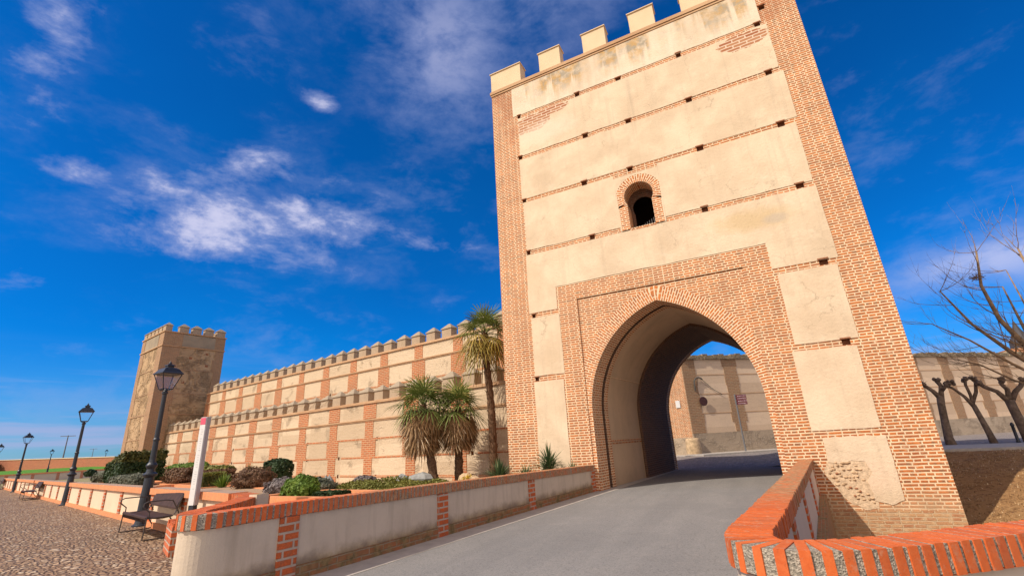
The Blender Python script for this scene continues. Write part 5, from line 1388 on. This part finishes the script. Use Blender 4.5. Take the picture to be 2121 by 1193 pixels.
def strands(name, label, cat, loc, n, L, w, mat, seed, spread=(0.1, 1.35), group=None, bend=.25, stem=0.0, thick=1):
    q = random.Random(seed); t = thing(name, label, cat, loc, 0, group); b = MB()
    for i in range(n):
        a = q.uniform(0, 6.283); el = q.uniform(*spread); l = L * q.uniform(.75, 1.08)
        d = Vector((math.cos(a) * math.sin(el), math.sin(a) * math.sin(el), math.cos(el))); s_ = Vector((-math.sin(a), math.cos(a), 0)); base = Vector((0, 0, stem * q.uniform(.3, 1.0)))
        pr = None; sag = bend * q.uniform(.2, 1.0); tn = q.uniform(.02, 1) * (.6 + .4 * math.cos(el))
        for k in range(4):
            f = k / 3; c = base + d * l * f + Vector((0, 0, -sag * l * f * f)); ww = w * (.75, 1, .7, .06)[k]
            P = (c - s_ * ww / 2, c + Vector((0, 0, -ww * .25)), c + s_ * ww / 2)
            if pr: b.face([pr[0], pr[1], P[1], P[0]], 0, [(0, 0)] * 4, tn); b.face([pr[1], pr[2], P[2], P[1]], 0, [(0, 0)] * 4, tn)
            pr = P
    b.build('blades', mat, t)
    if stem:
        b = MB(); b.tube([(0, 0, -.1), (0, 0, stem)], [.10, .07], 8); b.build('stem', M['bark'], t)
    return t
strands('spiky_clump', 'green spiky iris clump between the box hedge and the brown shrub', 'plant', (-23.0, 14.6, .1), 110, .85, .045, M['bush_bright'], 3, (.05, .9))
strands('tall_grass_clump', 'wispy tall pale green clump against the wall behind the spiky one', 'plant', (-24.1, 16.6, .1), 90, 1.25, .03, M['bush_yellow'], 4, (.02, .5))
strands('yucca', 'broad low yucca behind the brick cap, left of the gate tower edge', 'yucca', (-7.25, 13.1, .10), 190, .68, .045, M['yucca'], 5, (.05, 1.75), 'yuccas along the parapet by the gate', .12, .45)
strands('yucca', 'tall round spiky yucca in front of the gate plaster', 'yucca', (-5.72, 13.35, .10), 230, .62, .042, M['yucca'], 6, (.0, 1.9), 'yuccas along the parapet by the gate', .05, .80)
strands('yucca', 'small faded yucca between the two large ones', 'yucca', (-6.40, 13.15, .25), 70, .50, .04, M['yucca'], 7, (.2, 1.5), 'yuccas along the parapet by the gate', .15, .25)
strands('yucca', 'tiny yucca tuft at the gate end of the brick cap', 'yucca', (-5.05, 13.55, .35), 45, .42, .035, M['yucca'], 8, (.1, 1.3), 'yuccas along the parapet by the gate', .15, .2)

# ================================================================== palms
def fan(b, hub, d, up, Rr, nb, droop, q, tn, w=.042, spread=112, fold=.18):
    """one fan leaf: blades spread round the hub in the plane of d"""
    d = d.normalized(); s_ = d.cross(up)
    if s_.length < .05: s_ = d.cross(Vector((1, 0, 0)))
    s_.normalize(); n_ = s_.cross(d)
    for i in range(nb):
        a = R(-spread + 2 * spread * i / (nb - 1)) + q.uniform(-.03, .03); l = Rr * (1 - .22 * abs(a) / 2) * q.uniform(.85, 1.05)
        dv = d * math.cos(a) + s_ * math.sin(a) + n_ * (.12 * (1 if i % 2 else -1) * fold); dv.normalize()
        sv = dv.cross(n_).normalized(); pr = None
        dr = droop * q.uniform(.7, 1.3); t1 = min(1, max(.01, tn + q.uniform(-.18, .18)))
        for k in range(4):
            f = (0.06, .45, .78, 1.0)[k]; c = hub + dv * l * f + Vector((0, 0, -dr * l * f ** 2.4)); ww = w * (.5, 1.0, .7, .08)[k]
            P = (c - sv * ww / 2, c + sv * ww / 2)
            if pr: b.face([pr[0], pr[1], P[1], P[0]], 0, [(0, 0)] * 4, t1)
            pr = P
def palm(label, loc, trunk, tr, ng, nd, Rg, skirt, seed, yellow=0.0, dead_el=(1.9, 2.9), pet=.55, gel=(.15, 1.75), boots=True):
    q = random.Random(seed); t = thing('fan_palm', label, 'palm', loc, 0, 'fan palms by the gate tower')
    pts = smooth_path3(trunk); top = pts[-1]
    b = MB(); n = len(pts)
    rad = [tr * (1.15 - .25 * i / (n - 1)) * (1 + .10 * math.sin(i * 2.1)) for i in range(n)]
    b.tube(pts, rad, 12)
    if boots:
        for i in range(n - 1):
            for k in range(6):
                a = q.uniform(0, 6.283); c = pts[i].lerp(pts[i + 1], q.random()); o_ = Vector((math.cos(a), math.sin(a), 0)); s_ = Vector((-math.sin(a), math.cos(a), 0))
                r0 = rad[i] * .9; l = q.uniform(.05, .11); c0 = c + o_ * r0
                b.face([c0 - s_ * .028, c0 + s_ * .028, c0 + o_ * l * .8 + s_ * .012 + Vector((0, 0, l)), c0 + o_ * l * .8 - s_ * .012 + Vector((0, 0, l))])
    b.build('trunk', M['bark'], t)
    b = MB(); y_ = MB(); pb_ = MB()
    for i in range(ng):
        a = 2.399963 * i + q.uniform(-.2, .2); f = (i + .5) / ng; el = gel[0] + (gel[1] - gel[0]) * f ** .9
        d = Vector((math.cos(a) * math.sin(el), math.sin(a) * math.sin(el), math.cos(el)))
        p = pet * q.uniform(.8, 1.15); base = top + Vector((0, 0, -.20 * f)); hub = base + d * p + Vector((0, 0, -.08 * p * el))
        pb_.tube([base, base.lerp(hub, .5) + Vector((0, 0, .03)), hub], [.018, .012, .008], 4)
        dd = (d + Vector((0, 0, -.25 * el))).normalized()
        yl = f > 1 - yellow
        fan(y_ if yl else b, hub, dd, Vector((0, 0, 1)), Rg * q.uniform(.8, 1.12), 17, .18 + .32 * f + (.25 if yl else 0), q, q.uniform(.1, .9) * (1 - .35 * f) if not yl else q.uniform(.3, 1))
    b.build('green_fronds', M['palm_green'], t)
    if yellow: y_.build('yellow_fronds', M['palm_yellow'], t)
    pb_.build('leaf_stalks', M['palm_yellow'], t)
    if nd:
        b = MB()
        for i in range(nd):
            a = q.uniform(0, 6.283); f = q.random(); el = dead_el[0] + (dead_el[1] - dead_el[0]) * f
            base = top + Vector((0, 0, -.10 - skirt * f * .38)); o_ = Vector((math.cos(a), math.sin(a), 0))
            hub = base + o_ * (tr + (.42 - .18 * f) * q.uniform(.6, 1.2)) + Vector((0, 0, -.12 - .25 * f)); d = (o_ * (.42 - .25 * f) + Vector((0, 0, -1))).normalized()
            b.tube([base + o_ * tr * .7, hub], .012, 4, tint=.4)
            fan(b, hub, d, o_, skirt * q.uniform(.30, .52), 13, .1, q, q.uniform(.02, .95), .035, 48, .8)
        b.build('dry_skirt', M['palm_dead'], t)
    return t
def smooth_path3(P):
    P = [Vector(p) for p in P]
    for _ in range(2):
        Q = [P[0]]
        for a, b_ in zip(P, P[1:]): Q += [a.lerp(b_, .25), a.lerp(b_, .75)]
        Q.append(P[-1]); P = Q
    out = []
    for a, b_ in zip(P, P[1:]):
        m = max(1, int((b_ - a).length / .12)); out += [a.lerp(b_, i / m) for i in range(m)]
    return out + [P[-1]]
palm('left palm of the leaning pair, with the widest shaggy dry skirt', (-10.55, 14.4, .1), [(0, 0, -.1), (-.12, 0, .5), (-.35, 0, 1.5), (-.62, .02, 2.9)], .145, 30, 130, .98, 1.95, 1, pet=.62, gel=(.15, 1.62))
palm('right palm of the pair, its upright trunk shaggy with a browner skirt', (-10.12, 15.2, .1), [(0, 0, -.1), (.02, 0, 1.0), (-.02, 0, 2.0), (.02, 0, 2.75)], .14, 26, 105, .84, 1.7, 2, pet=.58, gel=(.15, 1.6))
palm('tall single palm with green and golden fronds against the tower edge', (-8.85, 15.55, .1), [(0, 0, -.1), (.03, 0, 1.5), (.0, 0, 3.0), (-.16, 0, 4.6), (-.18, 0, 5.55)], .135, 38, 16, .88, 1.0, 3, yellow=.42, gel=(.1, 2.3), pet=.66)

# ground cover mound and rocks by the palms
def tufts(name, label_kind, box_, n, size, mat, seed, hfun):
    q = random.Random(seed); b = MB()
    for i in range(n):
        x, y = q.uniform(box_[0], box_[1]), q.uniform(box_[2], box_[3]); h = hfun(x, y)
        if h < .01: continue
        c = Vector((x, y, q.uniform(.0, 1) ** .5 * h)); nr = Vector((q.uniform(-1, 1), q.uniform(-1, 1), q.uniform(.2, 1)))
        leaf_quads(b, c, nr, size * q.uniform(.6, 1.3), q, min(1, max(.02, .5 + .5 * hn(x, y, 1.4, 2) + q.uniform(-.2, .2))))
    return tag(b.build(name, mat), kind='stuff')
tufts('ground_cover', '', (-15.2, -8.9, 12.2, 15.2), 16000, .05, M['bush_yellow'], 5, lambda x, y: (.50 + .16 * hn(x, y, 1.2)) * max(0, 1 - ((x + 12.0) / 3.0) ** 4) * max(0, 1 - ((y - 13.7) / 1.4) ** 2))
tag(bpy.data.objects['ground_cover'], 'low yellow green ground cover creeping below the palms', 'ground cover')
q = random.Random(77); b = MB()
for i in range(26000):
    x, y = q.uniform(3.6, 9.5), q.uniform(13.4, 20.3); hgt = height(x, y); n_ = noise.noise(Vector((x * 1.1, y * 1.1, 4)))
    if q.random() > .55 + n_: continue
    a = q.uniform(0, 6.28); l = q.uniform(.02, .07); w_ = q.uniform(.004, .012); dx, dy = math.cos(a), math.sin(a); up_ = q.uniform(.0, .05)
    b.face([(x - dy * w_, y + dx * w_, hgt), (x + dy * w_, y - dx * w_, hgt), (x + dx * l, y + dy * l, hgt + up_)], 0, [(0, 0)] * 3, q.uniform(.02, 1))
tag(b.build('dry_grass', M['straw']), 'short dry grass and litter on the bank right of the gate tower', 'dry grass', kind='stuff')
for i, (x, y, z, r, m, lab) in enumerate([(-14.35, 13.0, .25, (.26, .25, .42), 'greyrock', 'grey upright rock at the left end of the ground cover'), (-10.9, 14.0, .45, (.55, .3, .20), 'greyrock', 'flat blue grey rock at the foot of the leaning palm'),
                                     (-12.3, 14.6, .35, (.4, .3, .22), 'greyrock', 'rounded grey rock between ground cover and wall'), (-9.35, 14.5, .35, (.28, .25, .22), 'rock', 'tan rock left of the tall palm trunk'), (-8.7, 14.0, .35, (.22, .2, .18), 'rock', 'tan rock right of the tall palm trunk')]):
    b = MB(); rock(b, (0, 0, 0), r, 0, i + 40); tag(b.build('garden_rock', M[m], None, loc=(x, y, z), smooth=False), lab, 'rock', 'rocks in the garden bed')
tufts('flower_cushion', '', (-9.6, -8.2, 13.6, 14.4), 2500, .04, M['gold'], 8, lambda x, y: .55 * max(0, 1 - ((x + 8.9) / .7) ** 2) * max(0, 1 - ((y - 14.0) / .4) ** 2))
tag(bpy.data.objects['flower_cushion'], 'yellow flower cushion between rocks and yucca', 'flowers')

# ================================================================== garden planters of brick
def planter(label, corners, h=.28, w=.28, fill=.2):
    c0 = Vector(corners[0]); t = thing('brick_planter', label, 'planter', (c0.x, c0.y, 0), 0, 'brick edged planters in the garden')
    P = corners + [corners[0]]
    for a, c in zip(P, P[1:]):
        b = MB(); fr = frames([Vector(a), Vector(c)]); strip_wall(b, fr, -w / 2, w / 2, 0, h); b.build('brick_edge', M['soldier_brick'], t, (c0.x, c0.y, 0))
    b = MB(); b.face([(x, y, fill) for x, y in corners]); b.build('earth', M['soil'], t, (c0.x, c0.y, 0))
planter('long brick edged planter of hedge and flat shrub at left', [(-44.5, 17.9), (-30.2, 14.2), (-29.4, 16.9), (-43.5, 20.8)])
planter('brick edged planter holding the russet shrubs', [(-36.0, 17.9), (-26.5, 15.3), (-25.7, 17.6), (-35, 20.3)], .26)
planter('bright orange brick edged planter behind the white sign', [(-24.3, 12.9), (-15.9, 10.75), (-15.2, 12.6), (-23.6, 15.3)], .24)
planter('brick edged planter below the bright green shrub', [(-14.5, 10.35), (-9.4, 10.0), (-9.0, 11.6), (-14.1, 12.2)], .30)

# ================================================================== far left background
def seg_wall(name, label, a, c, h, th, zb, mats, npan=0, cap=None):
    a = Vector(a); c = Vector(c); L = (c - a).length; t = thing(name, label, 'wall', (a.x, a.y, zb), math.atan2(c.y - a.y, c.x - a.x))
    b = MB(); b.box(0, L, 0, th, -1.0, h); b.build('panel', mats[0], t)
    if cap: b = MB(); b.box(-.05, L, -.08, th + .08, h, h + cap); b.build('cap', mats[1], t)
    for i in range(npan + 1):
        x = L * i / npan if npan else 0; b = MB(); b.box(x - .14, x + .14, -.03, th + .03, -1.0, h); b.build('brick_pier', mats[2], t)
    return t
seg_wall('panelled_wall', 'distant low panelled wall with brick cap crossing below the green field', (-84, 14.0), (-75.5, 42.0), .60, .25, .30, (M['pale'], M['soldier_brick'], M['low_brick']), 13, .16)
t = thing('field_wall', 'long plain red brick wall beyond the green field', 'wall', (-150, 44, 1.0))
FW = [(-200, 35.5, 1.3, 4.7), (-143, 45.1, 1.3, 3.56), (-114.4, 50.2, 0.8, 2.93), (-90, 54.6, .5, 2.45)]
b = MB(); b2 = MB(); o3 = Vector((-150, 44, 1.0))
for (x0, y0, a0, c0), (x1, y1, a1, c1) in zip(FW, FW[1:]):
    L0, L1 = x0, x1
    for dy, m_, za, zb_, zc, zd in ((0, b, a0 - 1, a1 - 1, c1, c0), (-.1, b2, c0, c1, c1 + .14, c0 + .14)):
        m_.face([(x0, y0 + dy, za), (x1, y1 + dy, zb_), (x1, y1 + dy, zc), (x0, y0 + dy, zd)], 0, [(L0, za), (L1, zb_), (L1, zc), (L0, zd)])
        m_.face([(x0, y0 + dy, zd), (x1, y1 + dy, zc), (x1, y1 + .4 - dy, zc), (x0, y0 + .4 - dy, zd)]); m_.face([(x1, y1 + .4 - dy, zb_), (x0, y0 + .4 - dy, za), (x0, y0 + .4 - dy, zd), (x1, y1 + .4 - dy, zc)])
b.build('brick_face', M['far_brick'], t, o3); b2.build('coping', M['plaza_panel'], t, o3)
for x, y, h, z, lab in ((-213, 78.2, 9.0, 3.0, 'tall utility pole with crossarm beyond the field wall, left'), (-420, 170, 9.5, 3.6, 'tiny utility pole on the horizon right of the taller one')):
    t = thing('utility_pole', lab, 'utility pole', (x, y, z), R(40), 'utility poles on the horizon')
    b = MB(); b.tube([(0, 0, 0), (0, 0, h)], [.22, .14], 8); b.build('pole', M['grey_post'], t)
    b = MB(); b.box(-2.2, 2.2, -.08, .08, h - .35, h - .15); b.build('crossarm', M['grey_post'], t)
bush('distant_tree', 'low dark tree clump beyond the field at the far left', 'tree', (-150, 40.5, 1.4), (9, 6, 3.2), M['bush_olive'], 2500, .5, 31)
bush('distant_shrub', 'small dark shrub left of the corner tower on the field wall line', 'shrub', (-100.5, 47.5, .8), (3.2, 2.4, 2.2), M['bush_dark'], 2500, .2, 32)
bush('distant_shrub', 'small dark shrub by the distant panelled wall', 'shrub', (-73.6, 30.0, .3), (1.2, 1.2, .8), M['bush_dark'], 1500, .12, 33)
# loose pebbles that stand up out of the cobbles near the camera
